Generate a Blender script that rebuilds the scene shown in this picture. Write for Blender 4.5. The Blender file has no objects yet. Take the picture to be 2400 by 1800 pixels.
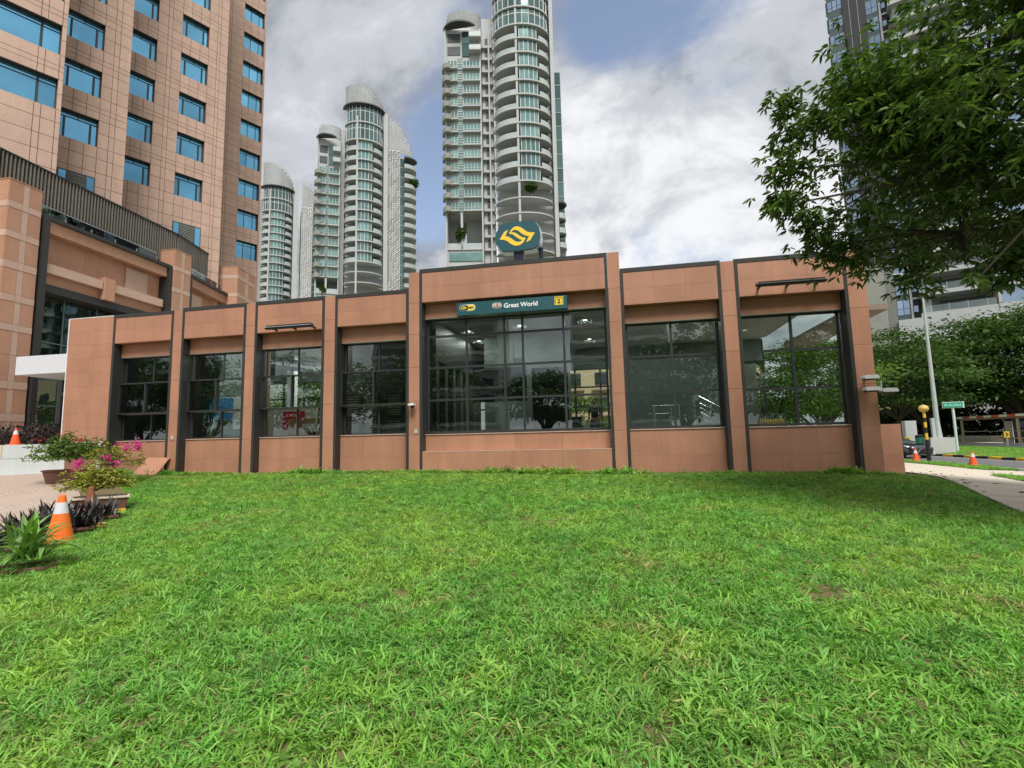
import bpy, math, random
import numpy as np
from mathutils import Matrix, Vector, Euler
random.seed(7); RN = np.random.default_rng(11)
sc = bpy.context.scene
COL = sc.collection
R = math.radians
# ------------------------------------------------------------------ camera
cam = bpy.data.cameras.new('camera'); camo = bpy.data.objects.new('camera', cam); COL.objects.link(camo)
cam.sensor_width = 36; cam.lens = 17.79; cam.clip_end = 3000; cam.clip_start = 0.05
_X = Vector((0.981, 0.194, -0.022)); _D = Vector((-0.042, 0.102, -0.994)); _F = Vector((-0.191, 0.976, 0.108))
_F.normalize(); _X = (_X - _F * _X.dot(_F)).normalized(); _U = _X.cross(_F)
camo.matrix_world = Matrix(((_X.x, _U.x, -_F.x, 0), (_X.y, _U.y, -_F.y, 0), (_X.z, _U.z, -_F.z, 1.55), (0, 0, 0, 1)))
sc.camera = camo
# ------------------------------------------------------------------ sun and sky
SUN_EL, SUN_AZ = 56, 158            # elevation, compass direction the light comes from (clockwise from +Y)
sun = bpy.data.lights.new('sun', 'SUN'); suno = bpy.data.objects.new('sun', sun); COL.objects.link(suno)
sun.energy = 2.7; sun.angle = R(26); sun.color = (1, .965, .91)
_s = Vector((math.sin(R(SUN_AZ)) * math.cos(R(SUN_EL)), math.cos(R(SUN_AZ)) * math.cos(R(SUN_EL)), math.sin(R(SUN_EL))))
suno.rotation_euler = _s.to_track_quat('Z', 'Y').to_euler()
w = bpy.data.worlds.new('World'); sc.world = w; w.use_nodes = True
N = w.node_tree.nodes; L = w.node_tree.links; N.clear()
def nd(tree_nodes, t, **k):
    n = tree_nodes.new(t)
    for a, b in k.items(): setattr(n, a, b)
    return n
sky = nd(N, 'ShaderNodeTexSky', sky_type='NISHITA', sun_disc=False, sun_elevation=R(SUN_EL), sun_rotation=R(SUN_AZ), air_density=1.0, dust_density=1.5)
bg1 = nd(N, 'ShaderNodeBackground'); bg1.inputs[1].default_value = 0.125
bg2 = nd(N, 'ShaderNodeBackground'); bg2.inputs[1].default_value = 0.95
mixs = nd(N, 'ShaderNodeMixShader'); outw = nd(N, 'ShaderNodeOutputWorld')
tc = nd(N, 'ShaderNodeTexCoord')
def vm(op, a, b=None, tree=(N, L)):
    n = nd(tree[0], 'ShaderNodeVectorMath', operation=op)
    tree[1].new(a, n.inputs[0])
    if b is not None:
        if isinstance(b, (tuple, list)): n.inputs[1].default_value = b
        else: tree[1].new(b, n.inputs[1])
    return n
def mt(op, a, b=None, clamp=False, tree=(N, L)):
    n = nd(tree[0], 'ShaderNodeMath', operation=op); n.use_clamp = clamp
    for i, x in enumerate((a, b)):
        if x is None: continue
        if isinstance(x, (int, float)): n.inputs[i].default_value = x
        else: tree[1].new(x, n.inputs[i])
    return n.outputs[0]
def ramp(fac, stops, tree=(N, L), interp='EASE'):
    n = nd(tree[0], 'ShaderNodeValToRGB'); n.color_ramp.interpolation = interp
    e = n.color_ramp.elements
    while len(e) < len(stops): e.new(0.5)
    for i, (p, c) in enumerate(stops):
        e[i].position = p; e[i].color = (c, c, c, 1) if isinstance(c, (int, float)) else (*c, 1)
    tree[1].new(fac, n.inputs[0]); return n.outputs[0]
def mixc(f, a, b, tree=(N, L), blend='MIX'):
    n = nd(tree[0], 'ShaderNodeMix', data_type='RGBA', blend_type=blend)
    for i, x in ((0, f), (6, a), (7, b)):
        if isinstance(x, (int, float)): n.inputs[i].default_value = x
        elif isinstance(x, (tuple, list)): n.inputs[i].default_value = (*x, 1)
        else: tree[1].new(x, n.inputs[i])
    return n.outputs[2]
nrm = vm('NORMALIZE', tc.outputs['Generated'])
sep = nd(N, 'ShaderNodeSeparateXYZ'); L.new(nrm.outputs[0], sep.inputs[0])
zz = mt('ADD', mt('MAXIMUM', sep.outputs[2], 0.0), 0.32)
comb = nd(N, 'ShaderNodeCombineXYZ')
L.new(mt('DIVIDE', sep.outputs[0], zz), comb.inputs[0]); L.new(mt('DIVIDE', sep.outputs[1], zz), comb.inputs[1]); comb.inputs[2].default_value = 3.1
n1 = nd(N, 'ShaderNodeTexNoise'); n1.inputs['Scale'].default_value = 1.5; n1.inputs['Detail'].default_value = 9; n1.inputs['Roughness'].default_value = .55; n1.inputs['Distortion'].default_value = .25
L.new(comb.outputs[0], n1.inputs['Vector'])
def lobe(d, lo, hi):        # soft patch of sky around a direction
    v = Vector(d).normalized()
    n = nd(N, 'ShaderNodeVectorMath', operation='DOT_PRODUCT'); L.new(nrm.outputs[0], n.inputs[0]); n.inputs[1].default_value = v
    return ramp(n.outputs['Value'], [(lo, 0.0), (hi, 1.0)])
blue = mt('ADD', lobe((0.134, .74, .66), .972, 1.0), lobe((-.31, .83, .46), .985, 1.0))
blue = mt('MINIMUM', mt('ADD', blue, mt('MULTIPLY', lobe((-.16, .78, .62), .975, 1.0), .45)), 1.0)
cov = mt('ADD', n1.outputs['Fac'], mt('ADD', 0.185, mt('MULTIPLY', blue, -.32)))
cover = ramp(cov, [(.45, 0.0), (.58, 1.0)])
n2 = nd(N, 'ShaderNodeTexNoise'); n2.inputs['Scale'].default_value = 2.6; n2.inputs['Detail'].default_value = 10; n2.inputs['Roughness'].default_value = .6; n2.inputs['Distortion'].default_value = .35
mp = vm('ADD', comb.outputs[0], (4.3, 1.7, .6)); L.new(mp.outputs[0], n2.inputs['Vector'])
shade = mt('ADD', n2.outputs['Fac'], mt('MULTIPLY', mt('SUBTRACT', lobe((-.44, .70, .60), .86, 1.0), mt('MULTIPLY', lobe((.22, .88, .36), .84, .98), .55)), -.085))
ccol = ramp(shade, [(.33, (.22, .235, .265)), (.46, (.38, .395, .425)), (.62, (.60, .605, .62))])
L.new(ccol, bg2.inputs[0])
hs = nd(N, 'ShaderNodeHueSaturation'); hs.inputs['Saturation'].default_value = .82; L.new(sky.outputs[0], hs.inputs['Color'])
L.new(hs.outputs[0], bg1.inputs[0])
L.new(cover, mixs.inputs[0]); L.new(bg1.outputs[0], mixs.inputs[1]); L.new(bg2.outputs[0], mixs.inputs[2]); L.new(mixs.outputs[0], outw.inputs[0])
sc.view_settings.view_transform = 'Standard'; sc.view_settings.look = 'None'; sc.view_settings.gamma = 1
sc.view_settings.exposure = 0.72; sc.view_settings.use_curve_mapping = False
sc.render.engine = 'CYCLES'
try:
    sc.cycles.use_denoising = True; sc.cycles.max_bounces = 8; sc.cycles.transparent_max_bounces = 16; sc.cycles.caustics_reflective = False; sc.cycles.caustics_refractive = False
except Exception: pass
# ------------------------------------------------------------------ materials
MATS = {}
def pm(name, col=(), rough=.65, metal=0.0, vary=.12, scale=3.0, objvar=.0, island=0.0, bump=0.0, bscale=30.0, speck=0.0, sscale=60.0, speckcol=None, spec=.4, trans=0.0, streak=0.0, coat=0.0):
    if name in MATS: return MATS[name]
    m = bpy.data.materials.new(name); m.use_nodes = True
    nn, ll = m.node_tree.nodes, m.node_tree.links; nn.clear(); T = (nn, ll)
    p = nd(nn, 'ShaderNodeBsdfPrincipled'); o = nd(nn, 'ShaderNodeOutputMaterial'); ll.new(p.outputs[0], o.inputs[0])
    g = nd(nn, 'ShaderNodeNewGeometry'); pos = g.outputs['Position']
    a = nd(nn, 'ShaderNodeTexNoise'); a.inputs['Scale'].default_value = scale; a.inputs['Detail'].default_value = 5; a.inputs['Roughness'].default_value = .6
    ll.new(pos, a.inputs['Vector'])
    f = mt('ADD', 1.0, mt('MULTIPLY', mt('SUBTRACT', a.outputs['Fac'], .5, tree=T), vary * 2.4, tree=T), tree=T)
    if streak:
        mpn = nd(nn, 'ShaderNodeMapping'); mpn.inputs['Scale'].default_value = (2.6, 2.6, .22); ll.new(pos, mpn.inputs['Vector'])
        b = nd(nn, 'ShaderNodeTexNoise'); b.inputs['Scale'].default_value = 1.3; b.inputs['Detail'].default_value = 6; ll.new(mpn.outputs[0], b.inputs['Vector'])
        f = mt('MULTIPLY', f, mt('ADD', 1.0, mt('MULTIPLY', mt('SUBTRACT', b.outputs['Fac'], .5, tree=T), streak * 2, tree=T), tree=T), tree=T)
    if objvar:
        oi = nd(nn, 'ShaderNodeObjectInfo')
        f = mt('MULTIPLY', f, mt('ADD', 1.0 - objvar, mt('MULTIPLY', oi.outputs['Random'], 2 * objvar, tree=T), tree=T), tree=T)
    if island:
        f = mt('MULTIPLY', f, mt('ADD', 1.0 - island, mt('MULTIPLY', g.outputs['Random Per Island'], 2 * island, tree=T), tree=T), tree=T)
    rgb = nd(nn, 'ShaderNodeRGB'); rgb.outputs[0].default_value = (*col, 1)
    base = rgb.outputs[0]
    if speck:
        v = nd(nn, 'ShaderNodeTexNoise'); v.inputs['Scale'].default_value = sscale; v.inputs['Detail'].default_value = 2; v.inputs['Roughness'].default_value = .8; ll.new(pos, v.inputs['Vector'])
        sf = ramp(v.outputs['Fac'], [(.36, 1.0), (.5, 0.0)], tree=T)
        base = mixc(mt('MULTIPLY', sf, speck, tree=T), base, speckcol or (col[0] * .3, col[1] * .3, col[2] * .3), tree=T)
    sc_ = nd(nn, 'ShaderNodeVectorMath', operation='SCALE'); ll.new(base, sc_.inputs[0]); ll.new(f, sc_.inputs['Scale'])
    ll.new(sc_.outputs[0], p.inputs['Base Color'])
    p.inputs['Roughness'].default_value = rough; p.inputs['Metallic'].default_value = metal
    p.inputs['Specular IOR Level'].default_value = spec
    if coat: p.inputs['Coat Weight'].default_value = coat; p.inputs['Coat Roughness'].default_value = .05
    if bump:
        bn = nd(nn, 'ShaderNodeTexNoise'); bn.inputs['Scale'].default_value = bscale; bn.inputs['Detail'].default_value = 4; ll.new(pos, bn.inputs['Vector'])
        bb = nd(nn, 'ShaderNodeBump'); bb.inputs['Strength'].default_value = bump; bb.inputs['Distance'].default_value = .02
        ll.new(bn.outputs['Fac'], bb.inputs['Height']); ll.new(bb.outputs[0], p.inputs['Normal'])
    if trans:
        t = nd(nn, 'ShaderNodeBsdfTranslucent'); mx = nd(nn, 'ShaderNodeMixShader'); mx.inputs[0].default_value = trans
        tcol = nd(nn, 'ShaderNodeVectorMath', operation='MULTIPLY'); ll.new(sc_.outputs[0], tcol.inputs[0]); tcol.inputs[1].default_value = (1.5, 1.6, .7)
        ll.new(tcol.outputs[0], t.inputs[0])
        ll.new(p.outputs[0], mx.inputs[1]); ll.new(t.outputs[0], mx.inputs[2]); ll.new(mx.outputs[0], o.inputs[0])
    MATS[name] = m; return m
def glassmat(name, tint, refl=.22, rough=0.0, wav=.006):
    if name in MATS: return MATS[name]
    m = bpy.data.materials.new(name); m.use_nodes = True
    nn, ll = m.node_tree.nodes, m.node_tree.links; nn.clear(); T = (nn, ll)
    o = nd(nn, 'ShaderNodeOutputMaterial'); t = nd(nn, 'ShaderNodeBsdfTransparent'); t.inputs[0].default_value = (*tint, 1)
    g = nd(nn, 'ShaderNodeBsdfGlossy'); g.inputs['Roughness'].default_value = rough; g.inputs['Color'].default_value = (.9, .95, .93, 1)
    fr = nd(nn, 'ShaderNodeFresnel'); fr.inputs[0].default_value = 1.5
    ge = nd(nn, 'ShaderNodeNewGeometry'); no = nd(nn, 'ShaderNodeTexNoise'); no.inputs['Scale'].default_value = 1.6; no.inputs['Detail'].default_value = 1; ll.new(ge.outputs['Position'], no.inputs['Vector'])
    bp = nd(nn, 'ShaderNodeBump'); bp.inputs['Strength'].default_value = wav; bp.inputs['Distance'].default_value = .3; ll.new(no.outputs['Fac'], bp.inputs['Height']); ll.new(bp.outputs[0], g.inputs['Normal'])
    f = mt('ADD', refl, mt('MULTIPLY', fr.outputs[0], .9, tree=T), clamp=True, tree=T)
    mx = nd(nn, 'ShaderNodeMixShader'); ll.new(f, mx.inputs[0]); ll.new(t.outputs[0], mx.inputs[1]); ll.new(g.outputs[0], mx.inputs[2]); ll.new(mx.outputs[0], o.inputs[0])
    MATS[name] = m; return m
def emit(name, col, s):
    if name in MATS: return MATS[name]
    m = bpy.data.materials.new(name); m.use_nodes = True; nn, ll = m.node_tree.nodes, m.node_tree.links; nn.clear()
    e = nd(nn, 'ShaderNodeEmission'); e.inputs[0].default_value = (*col, 1); e.inputs[1].default_value = s; o = nd(nn, 'ShaderNodeOutputMaterial'); ll.new(e.outputs[0], o.inputs[0]); MATS[name] = m; return m
GRAN = pm('granite', (.41, .205, .127), rough=.5, vary=.20, scale=.7, objvar=.055, speck=.42, sscale=30, speckcol=(.17, .08, .05), bump=.12, bscale=60, streak=.18)
GRBK = pm('granite_joint', (.22, .115, .075), rough=.8)
DARKG = pm('dark_granite', (.030, .030, .028), rough=.45, vary=.25, speck=.3, sscale=60, speckcol=(.1, .1, .1))
FRAME = pm('frame_metal', (.045, .05, .05), rough=.45, metal=.4)
FRAMEL = pm('frame_metal_light', (.42, .42, .40), rough=.45, metal=.3)
TSTONE = pm('tower_stone', (.52, .36, .28), rough=.7, vary=.14, scale=.6, objvar=.05, speck=.3, sscale=14, speckcol=(.27, .18, .14), streak=.14)
TSTONEI = pm('tower_stone_far', (.52, .36, .28), rough=.7, vary=.14, scale=.6, island=.05, speck=.3, sscale=14, speckcol=(.27, .18, .14), streak=.14)
TJOINT = pm('tower_joint', (.20, .12, .09), rough=.9)
PSTONE = pm('podium_stone', (.47, .26, .165), rough=.65, vary=.16, scale=.7, objvar=.07, speck=.4, sscale=22, speckcol=(.28, .14, .09), streak=.12)
PPALE = pm('podium_pale_stone', (.55, .38, .29), rough=.6, vary=.12, scale=.8, objvar=.04, speck=.25, sscale=22)
BLUEG = pm('blue_glass', (.17, .46, .66), rough=.05, metal=.8, vary=.25, scale=.35, objvar=.2, spec=.8)
GREENG = pm('green_glass', (.12, .20, .19), rough=.06, metal=.7, vary=.3, scale=.25, objvar=.25, spec=.8)
SKYG = pm('pale_blue_glass', (.30, .40, .52), rough=.05, metal=.8, vary=.15, scale=.3, objvar=.12, spec=.8)
GREYG = pm('dark_glass', (.035, .045, .05), rough=.05, vary=.3, scale=.3, spec=.9)
WHITEC = pm('white_concrete', (.43, .445, .44), rough=.75, vary=.12, scale=.25, streak=.10)
WHITEP = pm('white_paint', (.72, .72, .71), rough=.5, vary=.05)
GREYC = pm('grey_concrete', (.28, .285, .25), rough=.85, vary=.12, scale=1.2, bump=.2, streak=.12)
NAVY = pm('navy_panel', (.012, .015, .035), rough=.4)
BLACK = pm('black', (.015, .015, .016), rough=.5)
DGREY = pm('dark_grey', (.06, .065, .065), rough=.6)
STEEL = pm('stainless', (.62, .63, .63), rough=.25, metal=.9, vary=.05)
GALV = pm('galvanised_steel', (.45, .50, .48), rough=.5, metal=.3, vary=.1)
TEAL = pm('teal_sign', (.016, .085, .10), rough=.35, vary=.04, coat=.3)
YELLOW = pm('sign_yellow', (.85, .58, .05), rough=.45, vary=.04)
WHITE = pm('sign_white', (.85, .85, .85), rough=.5, vary=.03)
BROWN = pm('line_brown', (.30, .14, .09), rough=.5)
ORANGE = pm('cone_orange', (.85, .17, .02), rough=.5, vary=.15, scale=6, streak=.1)
REDOR = pm('cone_red_orange', (.80, .10, .02), rough=.5, vary=.1)
REFL = pm('reflective_band', (.62, .62, .66), rough=.4, vary=.08, scale=8)
TERRA = pm('terracotta', (.15, .075, .05), rough=.8, vary=.2, scale=6, bump=.2)
PAVE = pm('pavement_concrete', (.58, .51, .41), rough=.85, vary=.14, scale=1.6, bump=.15, bscale=80, speck=.15, sscale=30)
ASPH = pm('asphalt', (.13, .125, .13), rough=.85, vary=.15, scale=2, bump=.2, bscale=90)
SOIL = pm('soil', (.13, .105, .045), rough=.95, vary=.35, scale=3.5, bump=.4, bscale=30)
GLASS = glassmat('window_glass', (.74, .81, .77), .07)
CLEARG = glassmat('clear_glass', (.72, .82, .78), .10)
PGLASS = glassmat('podium_glass', (.45, .58, .53), .06)
# ------------------------------------------------------------------ helpers
def fr(o, deg): a = R(deg); return (Vector(o) if len(o) == 3 else Vector((*o, 0)), a, Vector((math.cos(a), math.sin(a), 0)), Vector((-math.sin(a), math.cos(a), 0)))
WORLD = fr((0, 0, 0), 0)
def P(f, a, d, z): return f[0] + f[2] * a + f[3] * d + Vector((0, 0, z))
def tag(o, label=None, cat=None, group=None, kind=None):
    if label: o['label'] = label
    if cat: o['category'] = cat
    if group: o['group'] = group
    if kind: o['kind'] = kind
    return o
class Thing:
    def __init__(s, name, loc, label, cat, group=None):
        s.o = bpy.data.objects.new(name, None); COL.objects.link(s.o); s.o.location = loc; s.L = Vector(loc); s.o.empty_display_size = .2
        tag(s.o, label, cat, group)
def link(o, th=None, parent=None):
    COL.objects.link(o)
    if parent is not None: o.parent = parent
    elif th is not None: o.parent = th.o
    return o
_cubes = {}
def cube(mat):
    if mat.name in _cubes: return _cubes[mat.name]
    me = bpy.data.meshes.new('block_' + mat.name)
    v = [(x, y, z) for x in (-.5, .5) for y in (-.5, .5) for z in (-.5, .5)]
    me.from_pydata(v, [], [(0, 1, 3, 2), (4, 6, 7, 5), (0, 4, 5, 1), (2, 3, 7, 6), (0, 2, 6, 4), (1, 5, 7, 3)])
    me.materials.append(mat); _cubes[mat.name] = me; return me
def piece(name, mat, th, f, a0, a1, d0, d1, z0, z1, parent=None):
    o = bpy.data.objects.new(name, cube(mat))
    c = P(f, (a0 + a1) / 2, (d0 + d1) / 2, (z0 + z1) / 2)
    o.location = c - th.L if th else c
    o.rotation_euler = (0, 0, f[1]); o.scale = (abs(a1 - a0), abs(d1 - d0), abs(z1 - z0))
    return link(o, th, parent)
class MB:
    def __init__(s): s.v = []; s.f = []; s.sm = False
    def box(s, f, a0, a1, d0, d1, z0, z1):
        n = len(s.v)
        for a in (a0, a1):
            for d in (d0, d1):
                for z in (z0, z1): s.v.append(tuple(P(f, a, d, z)))
        s.f += [(n, n + 1, n + 3, n + 2), (n + 4, n + 6, n + 7, n + 5), (n, n + 4, n + 5, n + 1), (n + 2, n + 3, n + 7, n + 6), (n, n + 2, n + 6, n + 4), (n + 1, n + 5, n + 7, n + 3)]
        return s
    def bar(s, p, q, r=.03, k=6, r2=None):
        p = Vector(p); q = Vector(q); r2 = r if r2 is None else r2
        d = (q - p).normalized(); x = d.orthogonal().normalized(); y = d.cross(x); n = len(s.v)
        for (c, rr) in ((p, r), (q, r2)):
            for i in range(k):
                t = 2 * math.pi * i / k; s.v.append(tuple(c + x * (rr * math.cos(t)) + y * (rr * math.sin(t))))
        for i in range(k): j = (i + 1) % k; s.f.append((n + i, n + j, n + k + j, n + k + i))
        s.f.append(tuple(n + i for i in range(k))[::-1]); s.f.append(tuple(n + k + i for i in range(k))); return s
    def path(s, pts, r=.03, k=6):
        for a, b in zip(pts, pts[1:]): s.bar(a, b, r, k)
        return s
    def lathe(s, c, prof, k=20, sx=1, sy=1):
        n = len(s.v); c = Vector(c)
        for (r, z) in prof:
            for i in range(k):
                t = 2 * math.pi * i / k; s.v.append((c.x + r * sx * math.cos(t), c.y + r * sy * math.sin(t), c.z + z))
        for j in range(len(prof) - 1):
            for i in range(k):
                i2 = (i + 1) % k; s.f.append((n + j * k + i, n + j * k + i2, n + (j + 1) * k + i2, n + (j + 1) * k + i))
        s.f.append(tuple(n + i for i in range(k))[::-1]); s.f.append(tuple(n + (len(prof) - 1) * k + i for i in range(k))); return s
    def prism(s, pts, off):     # pts: ring of 3D points, extruded by off
        n = len(s.v); k = len(pts); off = Vector(off)
        s.v += [tuple(p) for p in pts] + [tuple(Vector(p) + off) for p in pts]
        s.f.append(tuple(range(n, n + k))); s.f.append(tuple(range(n + 2 * k - 1, n + k - 1, -1)))
        for i in range(k): j = (i + 1) % k; s.f.append((n + i, n + k + i, n + k + j, n + j))
        return s
    def build(s, name, mat, th=None, parent=None, smooth=False):
        me = bpy.data.meshes.new(name); Lo = th.L if th else Vector((0, 0, 0))
        me.from_pydata([(x - Lo.x, y - Lo.y, z - Lo.z) for x, y, z in s.v], [], s.f); me.materials.append(mat); me.update()
        if smooth: me.polygons.foreach_set('use_smooth', [True] * len(me.polygons))
        return link(bpy.data.objects.new(name, me), th, parent)
def npmesh(name, V, F, mat, th=None, smooth=False, parent=None):   # V (n,3)  F (m,k)
    V = np.asarray(V, np.float32).reshape(-1, 3)
    if th: V = V - np.array(th.L, np.float32)
    F = np.asarray(F, np.int32); k = F.shape[1]; me = bpy.data.meshes.new(name)
    me.vertices.add(len(V)); me.vertices.foreach_set('co', V.ravel())
    me.loops.add(F.size); me.loops.foreach_set('vertex_index', F.ravel())
    me.polygons.add(len(F)); me.polygons.foreach_set('loop_start', np.arange(0, F.size, k, dtype=np.int32)); me.polygons.foreach_set('loop_total', np.full(len(F), k, np.int32))
    me.update(calc_edges=True); me.materials.append(mat)
    if smooth: me.polygons.foreach_set('use_smooth', np.ones(len(F), bool))
    return link(bpy.data.objects.new(name, me), th, parent)
def text(name, s, mat, th, f, a, d, z, size, align='CENTER', off=0.0, parent=None, ext=.004, xs=1.0):
    cu = bpy.data.curves.new(name, 'FONT'); cu.body = s; cu.size = size; cu.align_x = align; cu.align_y = 'CENTER'; cu.extrude = ext; cu.offset = off; cu.materials.append(mat)
    tmp = bpy.data.objects.new(name, cu); me = bpy.data.meshes.new_from_object(tmp); bpy.data.objects.remove(tmp)
    o = bpy.data.objects.new(name, me); o.location = P(f, a, d, z) - (th.L if th else Vector()); o.rotation_euler = (R(90), 0, f[1]); o.scale = (xs, 1, 1)
    return link(o, th, parent)
# ------------------------------------------------------------------ terrain
CP = np.array([(0, 0, 0), (-8.6, 6.6, .08), (-15, 12.4, .3), (-18.5, 15.5, .66), (-12.3, 15.5, .58), (-6.4, 15.5, .57), (0, 15.5, .47), (6.7, 15.5, .43), (9.1, 18.8, .2), (8.6, 15.9, .27),
  (7.6, 12.6, .14), (7, 10.6, .04), (0, 7.5, .25), (5, 4, .05), (-5, 2, .0), (-25, 17, .5), (-33, 18, .5), (-30, 8, .2), (-14, 3, .05), (-13, 8.2, .15), (16, 28, -.3), (16, 22, -.25), (16, 34, -.35), (14, 10, -.15), (14, 4, -.1), (13, 17, -.1),
  (10, 26, -.05), (-5, -6, -.05), (6, -6, -.05), (-25, -4, -.05), (14, -6, -.1), (-20, 24, .6), (9, 24, .1)])
def _phi(r): return r * r * np.log(r + 1e-6)
_n = len(CP); _A = np.zeros((_n + 3, _n + 3)); _d = np.hypot(CP[:, None, 0] - CP[None, :, 0], CP[:, None, 1] - CP[None, :, 1])
_A[:_n, :_n] = _phi(_d) + 1.5 * np.eye(_n); _A[:_n, _n:] = np.c_[np.ones(_n), CP[:, :2]]; _A[_n:, :_n] = _A[:_n, _n:].T
_w = np.linalg.solve(_A, np.r_[CP[:, 2], 0, 0, 0])
def H(x, y):
    x = np.asarray(x, float); y = np.asarray(y, float)
    r = np.hypot(x[..., None] - CP[:, 0], y[..., None] - CP[:, 1])
    return _phi(r) @ _w[:_n] + _w[_n] + _w[_n + 1] * x + _w[_n + 2] * y
def Hf(x, y): return float(H(x, y))
def strip(name, A, B, n, m, mat, dz, kind='structure', zfun=None, label=None):
    A = np.array(A, float); B = np.array(B, float)
    def rs(Q):
        s = np.r_[0, np.cumsum(np.hypot(*np.diff(Q, axis=0).T))]; t = np.linspace(0, s[-1], n); return np.c_[np.interp(t, s, Q[:, 0]), np.interp(t, s, Q[:, 1])]
    A = rs(A); B = rs(B); t = np.linspace(0, 1, m)[None, :, None]; G = A[:, None] * (1 - t) + B[:, None] * t
    Z = (zfun or H)(G[..., 0], G[..., 1]) + dz
    V = np.concatenate([G, Z[..., None]], 2).reshape(-1, 3); i = np.arange(n - 1)[:, None] * m + np.arange(m - 1)[None]
    F = np.stack([i, i + m, i + m + 1, i + 1], -1).reshape(-1, 4)
    o = npmesh(name, V, F, mat, smooth=True); tag(o, label, kind=kind); return o
# ------------------------------------------------------------------ the ground
LAWNM = SOIL
g = MB(); g.v = [(-900, -900, -.75), (900, -900, -.75), (900, 900, -.75), (-900, 900, -.75)]; g.f = [(0, 1, 2, 3)]
tag(g.build('ground', pm('far_ground', (.16, .17, .10), rough=.95, vary=.3, scale=.05)), kind='structure')
strip('lawn', [(-34, -8), (-34, 17.0)], [(16.6, -8), (16.6, 17.0)], 60, 120, SOIL, 0)
strip('plaza_ground', [(-34, 17.0), (-34, 44)], [(16.6, 17.0), (16.6, 44)], 40, 60, PAVE, -.03)
DRIVE = pm('driveway_pavers', (.42, .33, .27), rough=.85, vary=.15, scale=2, bump=.2)
def add_pavers(m):      # curved rows of small pavers
    nn, ll = m.node_tree.nodes, m.node_tree.links; T = (nn, ll); p = [n for n in nn if n.type == 'BSDF_PRINCIPLED'][0]; src = p.inputs['Base Color'].links[0].from_socket
    ge = nd(nn, 'ShaderNodeNewGeometry'); sx = nd(nn, 'ShaderNodeSeparateXYZ'); ll.new(ge.outputs['Position'], sx.inputs[0])
    w1 = mt('MULTIPLY', mt('ABSOLUTE', mt('SINE', mt('MULTIPLY', sx.outputs[0], 1.1, tree=T), tree=T), tree=T), .5, tree=T)
    row = mt('FRACT', mt('MULTIPLY', mt('ADD', sx.outputs[1], w1, tree=T), 6.5, tree=T), tree=T)
    j = ramp(mt('ABSOLUTE', mt('SUBTRACT', row, .5, tree=T), tree=T), [(.36, 0.0), (.47, 1.0)], tree=T)
    ll.new(mixc(mt('MULTIPLY', j, .55, tree=T), src, (.16, .12, .10), tree=T), p.inputs['Base Color'])
add_pavers(DRIVE)
strip('driveway', [(-33, 16.5), (-33, -6)], [(-19.0, 16.2), (-16.2, 13.0), (-11.6, 9.3), (-9.9, 7.2), (-9.2, 5), (-9.0, 2), (-9, -6)], 50, 14, DRIVE, .03)
sw_near = [(9.3, 30), (9.15, 18.8), (8.6, 15.9), (7.6, 12.6), (7.0, 10.6), (6.6, 8), (6.4, 4), (6.4, -6)]
sw_far = [(16.9, 38), (16.9, 28), (16.9, 23), (16.9, 15), (16.9, 12), (16.9, 9), (16.9, 4), (16.9, -6)]
strip('sidewalk', sw_near, sw_far, 60, 14, PAVE, .025)
strip('road', [(16.9, -30), (16.9, 90)], [(23.0, -30), (23.0, 90)], 30, 4, ASPH, 0, zfun=lambda x, y: np.full(x.shape, -.36))
strip('far_road', [(31.2, -30), (31.2, 110)], [(34.6, -30), (34.6, 110)], 30, 4, ASPH, 0, zfun=lambda x, y: np.full(x.shape, .0))
def line_(x0, x1, y0, y1, z): return [(x0, y0, z), (x1, y0, z), (x1, y1, z), (x0, y1, z)]
mk = MB()
for (x0, x1, y0, y1, z) in [(18.6, 18.72, 8, 60, -.352), (22.55, 22.67, 8, 60, -.352), (31.5, 31.62, 20, 90, .008), (33.9, 34.02, 20, 90, .008)]:
    n = len(mk.v); mk.v += line_(x0, x1, y0, y1, z); mk.f.append((n, n + 1, n + 2, n + 3))
tag(mk.build('road_markings', WHITEP), kind='structure')
GRASSM = pm('verge_grass', (.15, .25, .045), rough=.9, vary=.5, scale=5, bump=.6, bscale=25)
strip('grass_verge', [(15.9, 26), (16.6, 30), (17.2, 34), (17.4, 40), (17.4, 60)], [(17.2, 26), (18.3, 30), (18.75, 34), (18.6, 40), (18.6, 60)], 30, 4, GRASSM, .05)
strip('median_grass', [(23.35, 15), (23.35, 80)], [(31.1, 15), (31.1, 80)], 40, 6, GRASSM, 0, zfun=lambda x, y: -.2 + np.clip((x - 23.3) / 3, 0, 1) * .2)
kb = tag(bpy.data.objects.new('kerb', None), kind='structure'); COL.objects.link(kb)
class _K: o = kb; L = Vector((0, 0, 0))
KY = pm('kerb_yellow', (.75, .45, .03), rough=.7, vary=.2, scale=4); KB = pm('kerb_black', (.03, .03, .032), rough=.7, vary=.3, scale=4)
kf = fr((22.99, 26, 0), 90)
for i in range(26):
    piece('kerb_block', KY if i % 2 else KB, _K, kf, i * 1.12 + .008, i * 1.12 + 1.112, -.34, 0, -.4, -.2)
piece('kerb_base', GREYC, _K, WORLD, 31.0, 31.25, 15, 90, -.4, .1)
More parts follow.
